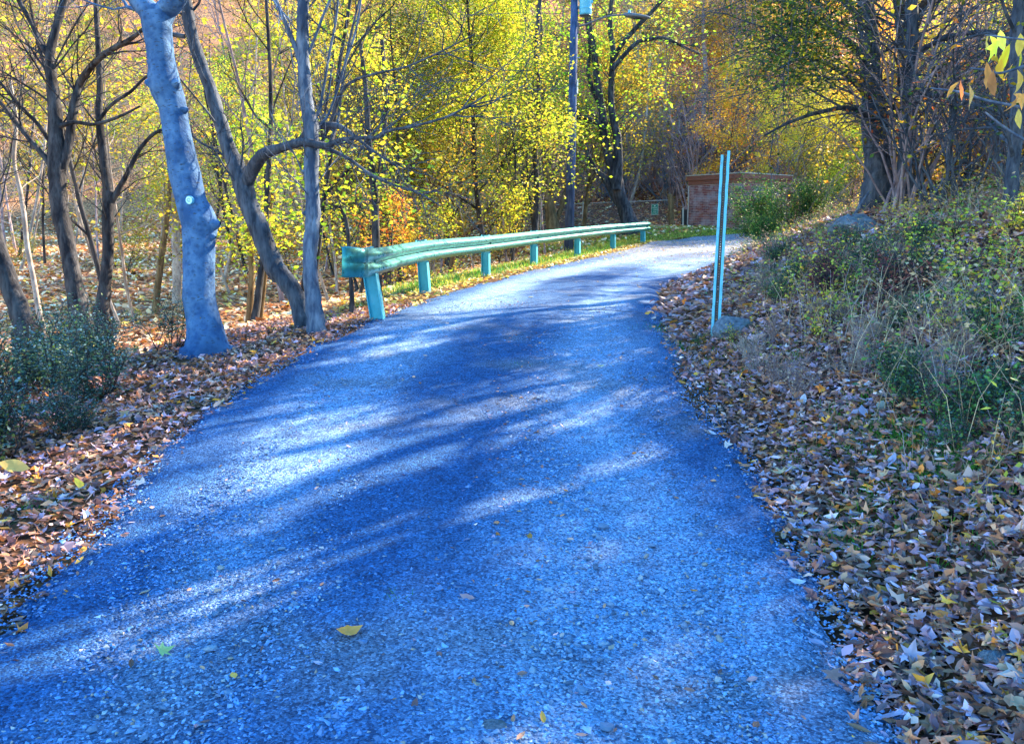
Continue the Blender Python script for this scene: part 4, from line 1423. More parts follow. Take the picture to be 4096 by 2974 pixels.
hero('beech_tree', 'thick smooth blue grey forked tree at the left road edge with a round trail marker', 'beech', [B1, l1, l2], [], seed=1, sides=22, rough=.012,
     twigs=[(l1, 9, 1.8, .03, (4, 3), .9, .05, .3, 1), (l2, 9, 1.8, .03, (4, 3), .9, .05, .3, 1)],
     lumps=[(at(184, 110, d1 - .05), .055, (1, -.1, .25)), (at(151, 83.5, d1 - .05), .07, (-1, -.2, .35)), (at(213, 224, d1 - .04), .095, (1, -.3, .1)), (at(209, 236, d1 - .04), .08, (1, -.2, -.1)), (at(171, 170, d1), .045, (-1, -.1, .2)), (at(177, 83, d1 - .12), .05, (.7, -.8, .1)), (at(150, 62, d1), .04, (-1, 0, .3))])
# trail marker
bp = at(189, 199.8, d1 - .19)
mk = empty('trail_marker', tuple(bp))
tag(mk, 'small round pale blue trail marker disc nailed to the blue grey beech', 'trail marker')
mk.rotation_euler = (0, 0, math.radians(-18))
mb = MB(); mb.tube([(0, .03, 0), (0, 0, 0)], [.043, .043], 24); mb.obj('disc', M['can'], mk)
mb = MB(); mb.tube([(0, 0.0, 0), (0, -.003, 0)], [.037, .037], 24); mb.obj('face', mat_paint('marker_face', (.55, .85, .9), .5, amt=.05), mk)
mb = MB()
for q in ([(-.018, .006), (0, .020), (.018, .006)], [(-.02, -.006), (.016, -.002)], [(-.012, -.016), (.014, -.014)]):
    for a_, b_ in zip(q[:-1], q[1:]): mb.tube([(a_[0], -.004, a_[1]), (b_[0], -.004, b_[1])], [.003, .003], 5)
mb.obj('emblem', M['teal'], mk)
mb = MB(); mb.tube([(-.022, -.003, 0), (-.022, -.007, 0)], [.004, .003], 6); mb.obj('nail', M['darkbox'], mk)

# 2 leaning dark tree with long right limb
d2 = 10.1
T2 = px_path([(309, 335, 24), (303, 318, 20), (297, 297, 18), (286, 281, 18.5), (274, 266, 20), (262, 234, 19), (254, 217, 19), (248, 202, 19.5), (243, 184, 21), (236, 165, 17), (229, 149, 15), (219, 117, 13.5), (209, 85, 12), (201, 64, 12), (191, 32, 12), (186, 0, 11), (180, -40, 9), (172, -90, 7), (170, -150, 4)], d2, n=80)
L2a = px_path([(246, 186, 14), (251, 172, 14), (259, 159, 13), (268, 152, 12), (280, 148, 10), (302, 142, 9), (320, 145, 7.5), (328, 145.5, 6.5), (340, 140, 4.6), (360, 137.5, 4), (378, 137, 3.5), (387, 131, 3.2), (413, 126, 2.8), (446, 117, 2.4), (471, 104, 2), (486, 95, 1.4)], d2, np.linspace(0, -2.2, 16), 80)
L2b = px_path([(300, 140, 6), (310, 128, 7), (316, 126, 7.5), (336, 125.5, 6.5), (346, 130, 5), (356, 137, 3.5), (372, 150, 2.8), (395, 165, 2.2)], d2, np.linspace(0, -1, 8), 40)
L2c = px_path([(322, 142, 4), (332, 118, 3.5), (342, 91, 3), (355, 80, 2.8), (378, 73, 2.5), (405, 67, 2.3), (427, 58, 2), (450, 47, 1.7), (475, 34, 1.2)], d2, np.linspace(0, -2.4, 9), 50)
L2d = px_path([(322, 146, 5), (340, 154, 4), (351, 160, 3.5), (369, 173, 3), (392, 184, 2.4), (417, 192, 2), (440, 205, 1.2)], d2, np.linspace(0, -1.2, 7), 40)
L2e = px_path([(185, 36, 4.5), (182, 36, 5), (170, 34, 4), (160, 36, 3)], d2 + .3, None, 12)
L2f = px_path([(330, 144, 4), (338, 120, 3), (341, 95, 3), (346, 60, 2.8), (352, 30, 2.5), (362, -10, 2)], d2, np.linspace(0, .8, 6), 40)
hero('leaning_tree', 'dark tree leaning left behind the beech, its long limb arching right towards the guardrail', 'bark_slate', [T2], [L2a, L2b, L2c, L2d, L2e, L2f], seed=2, rough=.05,
     twigs=[(L2a, 16, .8, .008, (3, 3), .8, .05, .5, 1), (L2c, 12, .8, .007, (3, 2), .7, .06, .3, 1), (L2d, 8, .7, .007, (3, 2), .7, -.05, .2, 1), (L2b, 7, .7, .008, (3, 2), .8, .0, .3, 1), (T2, 9, 1.3, .016, (4, 3), .9, .05, .45, 1), (L2f, 6, .8, .008, (3, 2), .7, .1, .2, 1)])
# 3 thin grey tree in front of it
d3 = 9.4
T3 = px_path([(317, 336, 22), (316, 322, 18), (313, 297, 16), (310, 268, 14), (310, 250, 14), (312, 230, 15), (313, 212, 14.5), (312, 190, 14), (311, 170, 15), (312, 148, 14), (311, 127, 14), (307, 106, 13), (305, 85, 13), (303.5, 64, 12), (303, 42, 12.5), (302.5, 20, 11.5), (303, 0, 11), (301, -50, 9), (303, -110, 7), (300, -170, 4)], d3, n=80)
L3a = px_path([(301, 62, 6), (294, 44, 5), (286, 24, 4.5), (276, 0, 4), (262, -40, 3), (255, -80, 2)], d3, None, 30)
L3b = px_path([(306, 60, 3), (314, 40, 3), (323, 16, 3), (332, -6, 2.5), (345, -50, 2)], d3, None, 24)
L3c = px_path([(311, 130, 3), (319, 110, 3), (324, 85, 2.8), (330, 50, 2.6), (336, 20, 2.4), (340, -20, 2)], d3 + .2, None, 24)
L3d = px_path([(313, 130, 3), (326, 118, 2.6), (334, 100, 2.6), (345, 64, 2.4), (356, 30, 2.4), (361, 0, 2)], d3 + .3, None, 24)
hero('slim_grey_tree', 'slim grey knobbly tree in front of the leaning dark tree, left of the guardrail', 'bark_grey', [T3], [L3a, L3b, L3c, L3d], seed=3, rough=.05,
     twigs=[(T3, 14, .9, .010, (3, 3), .8, .08, .3, 1), (L3a, 6, .8, .008, (3, 2), .7, .1, .2, 1), (L3c, 5, .6, .006, (3, 2), .7, .1, .2, 1)],
     lumps=[(at(307, 15, d3 - .04), .035, (.5, -.6, .3)), (at(304, 171, d3 - .04), .03, (-1, -.2, .1)), (at(304, 213, d3 - .02), .03, (-1, -.2, .1))])
# 4 left dark forked tree
d4 = 11.5
T4 = px_path([(81, 322, 22), (77, 300, 18), (73, 276, 16), (65, 234, 15.5), (60, 212, 16), (58, 191, 16), (57, 170, 17), (57, 149, 16), (56, 128, 14.5), (55, 106, 13), (53, 88, 11), (51, 72, 10), (50, 53, 9), (56, 28, 8), (64, 0, 7), (74, -50, 6), (80, -110, 4)], d4, n=70)
L4a = px_path([(51, 58, 7), (42, 46, 6), (32, 24, 5), (19, 0, 5), (5, -40, 4), (-5, -80, 3)], d4, [0, 0, .2, .3, .5, .6], 30)
L4b = px_path([(61, 170, 10), (68, 148, 9), (72, 117, 9), (76, 97, 8.5), (80, 83, 8), (90, 68, 7), (106, 53, 6), (132, 38, 4.5), (150, 22, 3)], d4, [0, 0, 0, 0, 0, -.2, -.4, -.7, -.9], 40)
L4c = px_path([(55, 172, 6), (44, 156, 5.5), (32, 142, 5), (15, 121, 4.5), (0, 102, 4), (-20, 85, 3)], d4, None, 30)
L4d = px_path([(60, 126, 5), (75, 122, 4), (95, 124, 3.5), (120, 116, 3), (140, 106, 2)], d4 - .2, None, 24)
L4e = px_path([(53, 146, 5), (38, 124, 4), (22, 108, 4), (5, 88, 3), (-10, 70, 2.5)], d4 + .3, None, 24)
hero('dark_forked_tree', 'very dark many branched tree in the left ravine, second trunk from the left edge', 'bark_dark', [T4], [L4a, L4b, L4c, L4d, L4e], seed=4, rough=.05,
     twigs=[(T4, 14, 1.5, .016, (4, 3), .9, .04, .35, 1), (L4b, 12, 1.1, .012, (3, 3), .8, .02, .2, 1), (L4a, 8, 1.1, .012, (3, 3), .8, .05, .1, 1), (L4c, 8, 1.0, .012, (3, 2), .8, .05, .1, 1), (L4e, 6, 1.0, .01, (3, 2), .8, .05, .1, 1)])
# 5 slimmer neighbour
d5 = 12.3
T5 = px_path([(101, 315, 15), (103, 300, 13), (106, 276, 11.5), (108, 255, 11), (108, 234, 11), (108, 212, 11.5), (108, 195, 10.5), (107, 181, 9.5), (104, 165, 9), (103, 149, 8.5), (100, 127, 8), (99, 106, 7), (100, 85, 6.5), (98, 42, 5.5), (96, 0, 5), (97, -60, 4), (95, -120, 2.5)], d5, n=60)
L5a = px_path([(110, 205, 6), (119, 188, 5.5), (127, 174, 5), (134, 160, 4.5), (140, 149, 4), (150, 137, 3.5), (161, 130, 3), (176, 128, 2)], d5, None, 36)
L5b = px_path([(99, 120, 4), (112, 104, 3.4), (130, 92, 3), (147, 76, 2.6), (165, 68, 2)], d5 - .2, None, 24)
hero('slender_dark_tree', 'slender dark tree between the dark forked tree and the beech', 'bark_dark', [T5], [L5a, L5b], seed=5, rough=.04,
     twigs=[(T5, 14, 1.1, .010, (4, 3), .8, .05, .3, 1), (L5a, 8, .8, .008, (3, 2), .8, .0, .2, 1)])
# 6 leaning stem at the far left edge
d6 = 9.0
T6 = px_path([(26, 330, 22), (20, 312, 20), (12, 290, 18), (5, 268, 16), (-2, 246, 14), (-14, 200, 13), (-30, 150, 12), (-50, 80, 10), (-70, 0, 8), (-90, -80, 5)], d6, n=40)
hero('leaning_stem_tree', 'dark trunk leaning in from the left picture edge above the bushes', 'bark_dark', [T6], [], seed=6, rough=.05, twigs=[(T6, 10, 1.2, .012, (4, 3), .8, .05, .4, 1)])
# thin white birch-like stem beside it
T7 = px_path([(41, 322, 6), (37, 300, 5.5), (33, 276, 5), (27, 245, 5), (24, 215, 5), (20, 190, 4.5), (14, 160, 4), (16, 120, 4), (10, 80, 3)], 13.0, n=40)
hero('pale_stem_tree', 'thin sunlit white stem just right of the trunk leaning in at the left edge', 'bark_pale', [T7], [], seed=7, sides=8, twigs=[(T7, 7, .9, .008, (3, 2), .8, .1, .4, 1)])
# small dark stems seen near rail end
for (rows, dd, lb, sd) in [
        ([(378, 296, 9), (377, 270, 8.5), (376, 240, 8), (375, 200, 7.5), (372, 170, 7), (368, 130, 6), (366, 90, 5), (360, 40, 4)], 12.5, 'dark trunk standing right behind the near end of the guardrail', 31),
        ([(352, 305, 5), (351, 280, 4.5), (349, 245, 4.5), (346, 220, 4), (340, 208, 3.5), (333, 205, 3)], 11.0, 'thin bent dark sapling just left of the guardrail end', 32),
        ([(389, 232, 6), (387, 205, 6), (385, 180, 5.5), (383, 150, 5), (386, 100, 4.5), (382, 40, 4)], 18, 'dark slender trunk rising behind the second guardrail post', 33),
        ([(247, 335, 8), (249, 318, 7), (251, 290, 6.5), (252, 265, 6), (249, 235, 5), (250, 200, 4.5), (247, 160, 4)], 13.5, 'small brown trunk between the beech and the leaning tree', 34),
        ([(258, 335, 7), (260, 316, 6.5), (263, 290, 6), (266, 262, 5.5), (268, 225, 5), (273, 190, 4)], 14.0, 'small brown trunk right beside the other thin trunk near the leaning tree', 35),
        ([(176, 322, 9), (177, 280, 8.5), (176, 240, 8), (174, 200, 7), (176, 150, 6), (180, 100, 5)], 19, 'pale sunlit trunk close behind the left side of the beech', 36),
        ([(154, 318, 7), (158, 285, 6.5), (163, 245, 6), (168, 210, 5), (170, 180, 4)], 18, 'brown leaning trunk a little left of the beech', 37),
        ([(535, 232, 6), (537, 190, 6), (535, 150, 5.5), (539, 100, 5), (536, 50, 4.5), (540, 0, 4)], 26, 'thin dark trunk in the lime leaves left of the utility pole', 38)]:
    p_ = px_path(rows, dd, n=30)
    hero('thin_tree', lb, 'bark_pale' if sd in (36,) else ('bark_brown' if sd in (34, 35, 37) else 'bark_dark'), [p_], [], seed=sd, sides=9, rough=.05,
         twigs=[(p_, 7, .9, .008, (3, 2), .8, .05, .35, 1)], leafspec=(900, .25, .075, YEL if sd in (36, 37) else LIME + YEL[:2]))
# sunlit brown trunk left of pole
d8 = 34.0
T8 = px_path([(554, 232, 15), (551, 215, 12), (548.5, 190, 10.5), (547, 165, 9.5), (546, 140, 8), (543, 110, 7), (540, 70, 6), (541, 30, 5), (536, -10, 4)], d8, n=40)
L8a = px_path([(556, 222, 5), (562, 205, 5), (566, 190, 4.5), (573, 178, 4), (578, 160, 3)], d8, None, 20)
hero('brown_tree', 'sunlit orange brown trunk just left of the utility pole behind the guardrail', 'bark_brown', [T8], [L8a], seed=8,
     twigs=[(T8, 34, 3.0, .03, (5, 4), .95, .03, .25, 1)], leafspec=(6500, .35, .11, LIME))
# big lime tree right of the pole
d9 = 32.5
T9 = px_path([(630, 224, 19), (626, 212, 15), (621.5, 200, 13), (618, 187, 12.5), (616, 176, 13), (612, 163, 12), (608, 150, 10.5), (604, 135, 9), (603, 115, 8), (599, 92, 7.5), (596, 70, 7), (594, 48, 6), (589, 20, 5), (588, -20, 4), (590, -60, 3)], d9, n=60)
L9a = px_path([(617, 190, 10), (618, 172, 9.5), (618, 152, 9), (617, 136, 8.5), (613, 118, 7), (611, 100, 6.5), (612, 70, 6), (613, 50, 5.5), (610, 20, 5), (616, -30, 4)], d9 - .2, None, 50)
L9b = px_path([(618, 202, 9), (612, 190, 8), (606, 179, 7), (598, 172, 6), (590, 160, 5), (587, 150, 4)], d9 + .2, None, 30)
L9c = px_path([(613, 60, 5), (622, 44, 5), (636, 28, 4.6), (648, 16, 4), (662, 0, 3.6), (680, -25, 3)], d9 - .5, None, 30)
L9d = px_path([(612, 70, 5), (624, 55, 4.5), (638, 42, 4), (650, 39, 3.6), (664, 38, 3.2), (680, 45, 2.8), (700, 54, 2)], d9 - .8, None, 30)
L9e = px_path([(604, 128, 5), (592, 120, 4.6), (580, 117, 4.2), (564, 118, 3.6), (550, 115, 3), (545, 104, 2)], d9 - .6, None, 30)
L9f = px_path([(602, 110, 5), (594, 92, 4.6), (588, 72, 4), (590, 50, 3.6), (586, 20, 3), (582, -10, 2.4)], d9 + .3, None, 30)
hero('lime_leaved_tree', 'dark many stemmed tree with scattered lime leaves right of the utility pole', 'bark_dark', [T9], [L9a, L9b, L9c, L9d, L9e, L9f], seed=9, rough=.05,
     twigs=[(T9, 12, 1.9, .02, (4, 3), .9, .02, .4, 1), (L9a, 14, 2.6, .02, (4, 3), .9, .02, .3, 1), (L9c, 9, 1.8, .018, (4, 2), .8, .02, .2, 1), (L9d, 9, 1.8, .016, (4, 2), .8, -.02, .2, 1), (L9e, 8, 1.4, .014, (3, 2), .8, 0, .2, 1), (L9f, 8, 1.8, .014, (4, 2), .8, 0, .2, 1), (L9b, 5, 1.2, .012, (3, 2), .8, 0, .5, 1)],
     leafspec=(2100, .2, .14, [(.34, .48, .02), (.42, .54, .04), (.28, .40, .02), (.48, .50, .05)]))
# vine covered dead stump and old post near the hut
for (rows, dd, lb, sd) in [([(672, 228, 7), (671, 215, 6), (671, 200, 6), (669, 194, 4)], 35.0, 'vine covered fence post stump between the notice and the brick hut', 41),
                           ([(705, 176, 6), (705, 150, 5.5), (703, 120, 5), (706, 80, 4.5), (703, 30, 4), (705, -20, 3)], 44.0, 'grey trunk rising directly behind the brick hut roof', 42),
                           ([(660, 205, 3), (668, 180, 3), (674, 150, 2.6), (680, 120, 2)], 42.0, 'thin pale leaning stem on the russet slope above the notice', 43),
                           ([(626, 215, 3), (640, 170, 2.6), (646, 120, 2.4), (650, 60, 2)], 40.0, 'thin white stem just right of the lime leaved tree', 44)]:
    p_ = px_path(rows, dd, n=24)
    hero('thin_tree' if sd != 41 else 'stump', lb, 'bark_mauve' if sd in (42,) else 'bark_pale' if sd != 41 else 'bark_brown', [p_], [], seed=sd, sides=8, rough=.08, twigs=[(p_, 10 if sd != 41 else 14, 1.4 if sd != 41 else .4, .012, (4, 3), .8, .04, .1, 1)])

# ------------------------------------------------------------------ right ridge trees
def ridge_d(px, py):
    return None
RT = [
    (([(876, 182, 24), (875, 168, 21), (874, 145, 20), (872, 120, 20), (871, 90, 19), (870, 60, 19), (868, 30, 18), (866, 0, 17), (864, -60, 14), (860, -140, 10), (858, -240, 5)], 13.0), 'thick dark furrowed trunk on the ridge, left one of the pair', 51),
    (([(905, 182, 18), (905, 165, 15), (906, 140, 14), (908, 110, 13.5), (910, 80, 13), (912, 40, 12), (912, 0, 11), (914, -70, 9), (918, -160, 6)], 12.4), 'straight dark trunk on the ridge, right one of the pair', 52),
    (([(1012, 232, 20), (1011, 205, 15), (1012, 175, 13), (1016, 140, 12), (1017, 100, 13), (1016, 50, 12), (1019, 0, 11), (1024, -80, 12), (1030, -180, 8)], 8.6), 'twisted pale grey trunk at the right picture edge', 53)]
for (rows, dd), lb, sd in RT:
    p_ = px_path(rows, dd, n=60)
    k_ = (5, 4, 3) if sd != 53 else (4, 3, 2)
    hero('ridge_tree', lb, 'bark_slate', [p_], [], seed=sd, rough=.07,
         twigs=[(p_, 24 if sd != 53 else 12, 2.5 if sd != 53 else 1.3, .022, k_, 1.15, -.01, .28, .95)],
         leafspec=(900 if sd == 51 else 600, .16, .06, DGR[:3] + OLV[:3] + YEL[:2], 'leaf_dark'))
# a long drooping bough system reaching left over the road from the left ridge tree
dB = 12.6
b1 = px_path([(872, 70, 8), (850, 45, 6.5), (830, 30, 5.5), (815, 22, 4.5), (800, 20, 3.5), (785, 26, 2.6), (770, 38, 1.6)], dB, np.linspace(0, -1.8, 7), 40)
b2 = px_path([(872, 100, 7), (850, 78, 6), (830, 65, 5), (812, 58, 4), (795, 60, 3), (780, 68, 2)], dB, np.linspace(0, -2.4, 6), 40)
b3 = px_path([(870, 30, 8), (848, 5, 6.5), (830, -12, 5.5), (812, -18, 4.5), (795, -15, 3.5), (778, -5, 2.5)], dB, np.linspace(0, -1.5, 6), 40)
b4 = px_path([(905, 60, 6), (940, 40, 5), (975, 32, 4.4), (1010, 34, 4), (1040, 42, 3)], dB, np.linspace(0, -3, 5), 40)
b5 = px_path([(908, 100, 6), (940, 95, 5), (970, 103, 4), (1000, 112, 3.4), (1030, 128, 3)], dB - 1, np.linspace(0, -3, 5), 40)
b6 = px_path([(874, 120, 6), (850, 108, 5), (820, 112, 4), (790, 122, 3), (765, 135, 2)], dB, np.linspace(0, -2, 6)[:5], 40)
hero('spreading_tree', 'tangled dark green leaved tree whose boughs hang left from the ridge towards the hut', 'bark_slate',
     [px_path([(890, 184, 14), (888, 160, 12), (884, 130, 11), (880, 100, 10), (876, 70, 10), (872, 30, 9), (866, -20, 8), (860, -90, 6)], 13.6, n=40)], [b1, b2, b3, b4, b5, b6], seed=61, rough=.05,
     twigs=[(b1, 16, 1.3, .011, (5, 4, 2), .9, -.03, .2, 1), (b2, 10, .9, .011, (5, 4), .8, .03, .1, .8), (b3, 14, 1.3, .011, (5, 4, 2), .9, -.05, .2, 1), (b4, 10, 1.2, .010, (5, 4), .9, 0, .1, 1), (b5, 10, 1.2, .010, (5, 4), .9, 0, .1, 1), (b6, 6, .8, .009, (4, 3), .9, -.02, .2, 1)],
     leafspec=(2500, .11, .05, DGR + OLV[:1], 'leaf_dark'), spray=[(b1[0][12:], 3800, .34), (b2[0][14:], 3000, .32), (b3[0][10:], 3000, .36)])

# bare shrubs forming the tangle on the ridge
def bare_shrub_proto(seed, n_=14, L_=2.3, leaves=60, bark='bark_dark', pal=ORA):
    rng = np.random.default_rng(seed)
    out, tips = {}, []
    for k in range(n_):
        a_ = rng.uniform(0, 6.28)
        th_ = rng.uniform(.15, .75)
        grow(rng, (rng.normal(0, .12), rng.normal(0, .12), -.1), (math.sin(th_) * math.cos(a_), math.sin(th_) * math.sin(a_), math.cos(th_)), L_ * rng.uniform(.6, 1.25), rng.uniform(.013, .028), 0, out, tips, upb=.02, wander=.10, kids=(5, 3), ang=.6, sag=.25, seg=7, shrink=.42)
    st = out.pop(0)
    V_, F_ = tubes(st, 6); sm_ = mesh_np('stems', V_, F_, smooth=True, mat=M[bark])
    V_, F_ = tubes([q for lv in out for q in out[lv]], 3); bm = mesh_np('twigs', V_, F_, mat=M[bark])
    V_, F_, C_ = leaf_cloud(tips, leaves, .08, .085, pal, rng)
    return sm_, bm, mesh_np('leaves', V_, F_, C_, mat=M['leaf'])

BS = [bare_shrub_proto(201, 15, 2.6, 160, 'bark_slate'), bare_shrub_proto(202, 13, 2.2, 360, 'bark_grey', YEL), bare_shrub_proto(203, 16, 2.9, 90, 'bark_mauve'), bare_shrub_proto(204, 12, 1.8, 420, 'bark_slate', YEL + ORA)]
rq = np.random.default_rng(31)
def put(name, proto, parts_, x, y, sc, label, cat, group, rz=None, tilt=0):
    root = empty(name, (x, y, Hs(x, y) - .02), rq.uniform(0, 6.28) if rz is None else rz)
    root.rotation_euler[0] = rq.normal(0, tilt) if tilt else 0
    root.scale = (sc, sc, sc * rq.uniform(.85, 1.15))
    for nm, me in zip(parts_, proto): link(nm, me, root)
    if group and y < 35:
        dist = 'close to the camera' if y < 4.5 else 'in the foreground' if y < 6.5 else 'in the middle distance' if y < 11 else 'far back'
        px = 512 + FPX * x / max(y, 1)
        spot = (('leftmost part' if px < 60 else 'under the dark forked tree' if px < 130 else 'near the beech foot' if px < 260 else 'beside the rail posts') if px < 640 else
                ('near the tall post' if px < 790 else 'below the twin trunks' if px < 890 else 'below the boulders' if px < 970 else 'by the right picture edge'))
        label = label + ', ' + (dist + ', ' if len(label.split()) < 8 else '') + spot
    tag(root, label, cat, group)
    return root
for k in range(18):
    px = rq.uniform(885, 1070); d = rq.uniform(11, 16)
    x, y = (px - 512) / FPX * d, d
    if x < xR(y) + 3.0: continue
    put('bare_shrub', BS[rq.integers(4)], ('stems', 'twigs', 'leaves'), x, y, rq.uniform(.7, 1.15), 'bare arching shrub in the ridge tangle', 'shrub', 'bare shrubs on the right ridge')
for k in range(46):
    px = rq.uniform(600, 860); d = rq.uniform(39.5, 56)
    x, y = (px - 512) / FPX * d, d
    put('bare_shrub', BS[(0, 2, 2, 1)[rq.integers(4)]], ('stems', 'twigs', 'leaves'), x, y, rq.uniform(1.0, 1.9), 'bare brush on the slope behind the hut', 'shrub', 'bare brush on the slope behind the hut')
for k in range(4):
    px = rq.uniform(800, 860); d = rq.uniform(15, 21)
    x, y = (px - 512) / FPX * d, d
    put('bare_shrub', BS[rq.integers(4)], ('stems', 'twigs', 'leaves'), x, y, rq.uniform(.35, .6), 'thin bare shrub on the bank end', 'shrub', 'bare shrubs on the bank end')

rc_ = np.random.default_rng(9)  # trees added to block sun from the road, crowns cut for streaks
for k, (x, y) in enumerate([(6.4, 7.0), (8.2, 9.4), (7.6, 12.4), (10.3, 12.0), (9.6, 15.6), (12.6, 15.4), (11.4, 19), (9.4, 6.0), (12.2, 9.0), (6.6, 3.8), (9.5, 2.6), (13.5, 12.5), (8.2, 17.5), (14.5, 19), (9.2, 11.2), (11.2, 13.6), (10.6, 10.2)]):
    z_ = Hs(x, y)
    pr = forest_proto(700 + k, rc_.uniform(11, 14), rc_.uniform(.11, .17), 18, 9000, .15, OLV + YEL[:2] if k % 2 else YEL + OLV, 'bark_dark', rc_.uniform(.22, .34), kids=(5, 4), spread=.38, gap_off=np.array([x, y, z_]))
    plant_tree('shade_tree', pr, x, y, 1, 0, 'tall dark stemmed tree added on the right bank to shade the road', 'tree', 'added shade trees on the right bank')
# left and behind the camera the wood goes on
spread_trees(['bare', 'yellow'], 5, (-1300, -60), rt, 'tree in the wood left of the picture edge', 'shade_tree', 'trees of the wood left of the road', .8, 1.1, 3, depth=(9, 18), ok=lambda x, y: x < -7)

# ------------------------------------------------------------------ green cedar bush at the bend
def leafy_proto(seed, ht, rad_, n_st, leaves, size, pal, bark='bark_dark', spread=.07, kids=(4, 3), mat='weed', up=.05, ang=.6):
    rng = np.random.default_rng(seed)
    out, tips = {}, []
    for k in range(n_st):
        a_ = rng.uniform(0, 6.28); th_ = rng.uniform(.05, .9)
        grow(rng, (rng.normal(0, rad_ * .3), rng.normal(0, rad_ * .3), -.04), (math.sin(th_) * math.cos(a_), math.sin(th_) * math.sin(a_), math.cos(th_)), ht * rng.uniform(.6, 1.1), .006 + .006 * ht, 0, out, tips, upb=up, wander=.13, kids=kids, ang=ang, seg=5)
    V_, F_ = tubes([q for lv in out for q in out[lv]], 3)
    sm_ = mesh_np('stems', V_, F_, mat=M[bark])
    V_, F_, C_ = leaf_cloud(tips, leaves, spread, size, pal, rng)
    return sm_, mesh_np('leaves', V_, F_, C_, mat=M[mat])

CG = [(.02, .11, .02), (.03, .15, .03), (.07, .20, .03), (.01, .07, .03), (.18, .26, .04)]
cedar = leafy_proto(301, 1.25, .35, 26, 9000, .055, CG, spread=.07, kids=(5, 4))
q = ground_hit(762, 282)
for (px, py, dd, sc, lb) in [(770, 262, 16.8, .8, 'bright green evergreen bush at the road bend in front of the hut'), (757, 272, 16.0, .42, 'small green bush spreading over the road edge below the evergreen'), (797, 262, 16.0, .5, 'green bush on the bank just right of the evergreen')]:
    a_ = at(px, py, dd)
    put('green_bush', cedar, ('stems', 'leaves'), a_[0], a_[1], sc, lb, 'bush', None)

# ------------------------------------------------------------------ dark low bushes on the left
DB = [(.02, .06, .04), (.04, .10, .07), (.015, .04, .04), (.10, .18, .08), (.05, .12, .14), (.16, .26, .28)]
lb_ = [leafy_proto(311, .55, .3, 11, 1900, .032, DB, spread=.07, up=.18, ang=.5), leafy_proto(312, .48, .35, 11, 1900, .030, DB + [(.16, .20, .04)], spread=.07, up=.15, ang=.5), leafy_proto(313, .62, .3, 10, 1300, .034, DB + [(.2, .16, .05)], spread=.07)]
for k in range(46):
    y = rq.uniform(3.6, 9.4)
    x = float(xL(y)) - rq.uniform(1.0, 3.4)
    if abs(x + 3.17) < .4 and y > 7.6: continue
    put('low_bush', lb_[rq.integers(3)], ('stems', 'leaves'), x, y, rq.uniform(.55, 1.0) * (1.0 if x < -3.4 else .75), 'low dark green bush left of the road', 'bush', 'low dark bushes at the left edge')

# ------------------------------------------------------------------ weeds on the right bank
WG = [(.05, .13, .06), (.08, .20, .06), (.04, .09, .07), (.14, .24, .05), (.05, .12, .11)]
WY_ = [(.55, .55, .06), (.40, .46, .07), (.62, .42, .05), (.20, .30, .05)]
WR = [(.20, .05, .07), (.14, .05, .06), (.30, .10, .08), (.10, .06, .06)]
WD = [(.40, .28, .18), (.30, .20, .14), (.46, .38, .28), (.30, .22, .22)]
WGX = 1
weeds = {'green': [leafy_proto(321, .5, .2, 14, 1100, .042, WG, spread=.05), leafy_proto(322, .42, .22, 14, 1000, .038, WG, spread=.05)],
         'yellow': [leafy_proto(323, .5, .15, 8, 260, .055, WY_, spread=.04, kids=(3, 2))],
         'red': [leafy_proto(324, .6, .15, 12, 420, .05, WR, spread=.05)],
         'dry': [leafy_proto(325, .55, .25, 16, 420, .035, WD, spread=.05, bark='bark_mauve'), leafy_proto(326, .45, .25, 18, 300, .03, WD, spread=.05, bark='bark_pale')]}
def weed_at(kind, px, py, sc, label, group, cat='weed'):
    P_ = ground_hit(px, py)
    pr = weeds[kind]
    put('weed_plant', pr[rq.integers(len(pr))], ('stems', 'leaves'), P_[0], P_[1], sc, label, cat, group)
for k in range(20): weed_at('green', rq.uniform(890, 1050), rq.uniform(310, 470), rq.uniform(.3, .6), 'green weed clump on the bank', 'green weeds at the right edge')
for k in range(16): weed_at('green', rq.uniform(750, 960), rq.uniform(225, 310), rq.uniform(.3, .6), 'small green weed on the bank', 'green weeds in the middle of the right bank')
for k in range(16): weed_at('yellow', rq.uniform(810, 1040), rq.uniform(225, 340), rq.uniform(.35, .8), 'yellow leaved weed on the bank', 'yellow weeds on the upper bank')
for k in range(5): weed_at('red', rq.uniform(820, 900), rq.uniform(270, 310), rq.uniform(.5, .8), 'dark red weed on the bank', 'dark red weeds on the bank')
for k in range(34): weed_at('dry', rq.uniform(745, 1000), rq.uniform(235, 400), rq.uniform(.2, .45), 'dry brown weed on the bank', 'dry weeds on the right bank')
for k in range(8): yv = rq.uniform(12, 28); put('weed_plant', weeds['yellow'][0], ('stems', 'leaves'), float(xL(yv)) - rq.uniform(.5, 1.2), yv, .5, 'small yellow weed on the verge', 'weed', 'weeds under the guardrail')
weed_at('yellow', 735, 343, .28, 'bright yellow green ground weed right of the tall post foot', None)
weed_at('green', 700, 345, .25, 'small green weed in front of the tall post foot', None)

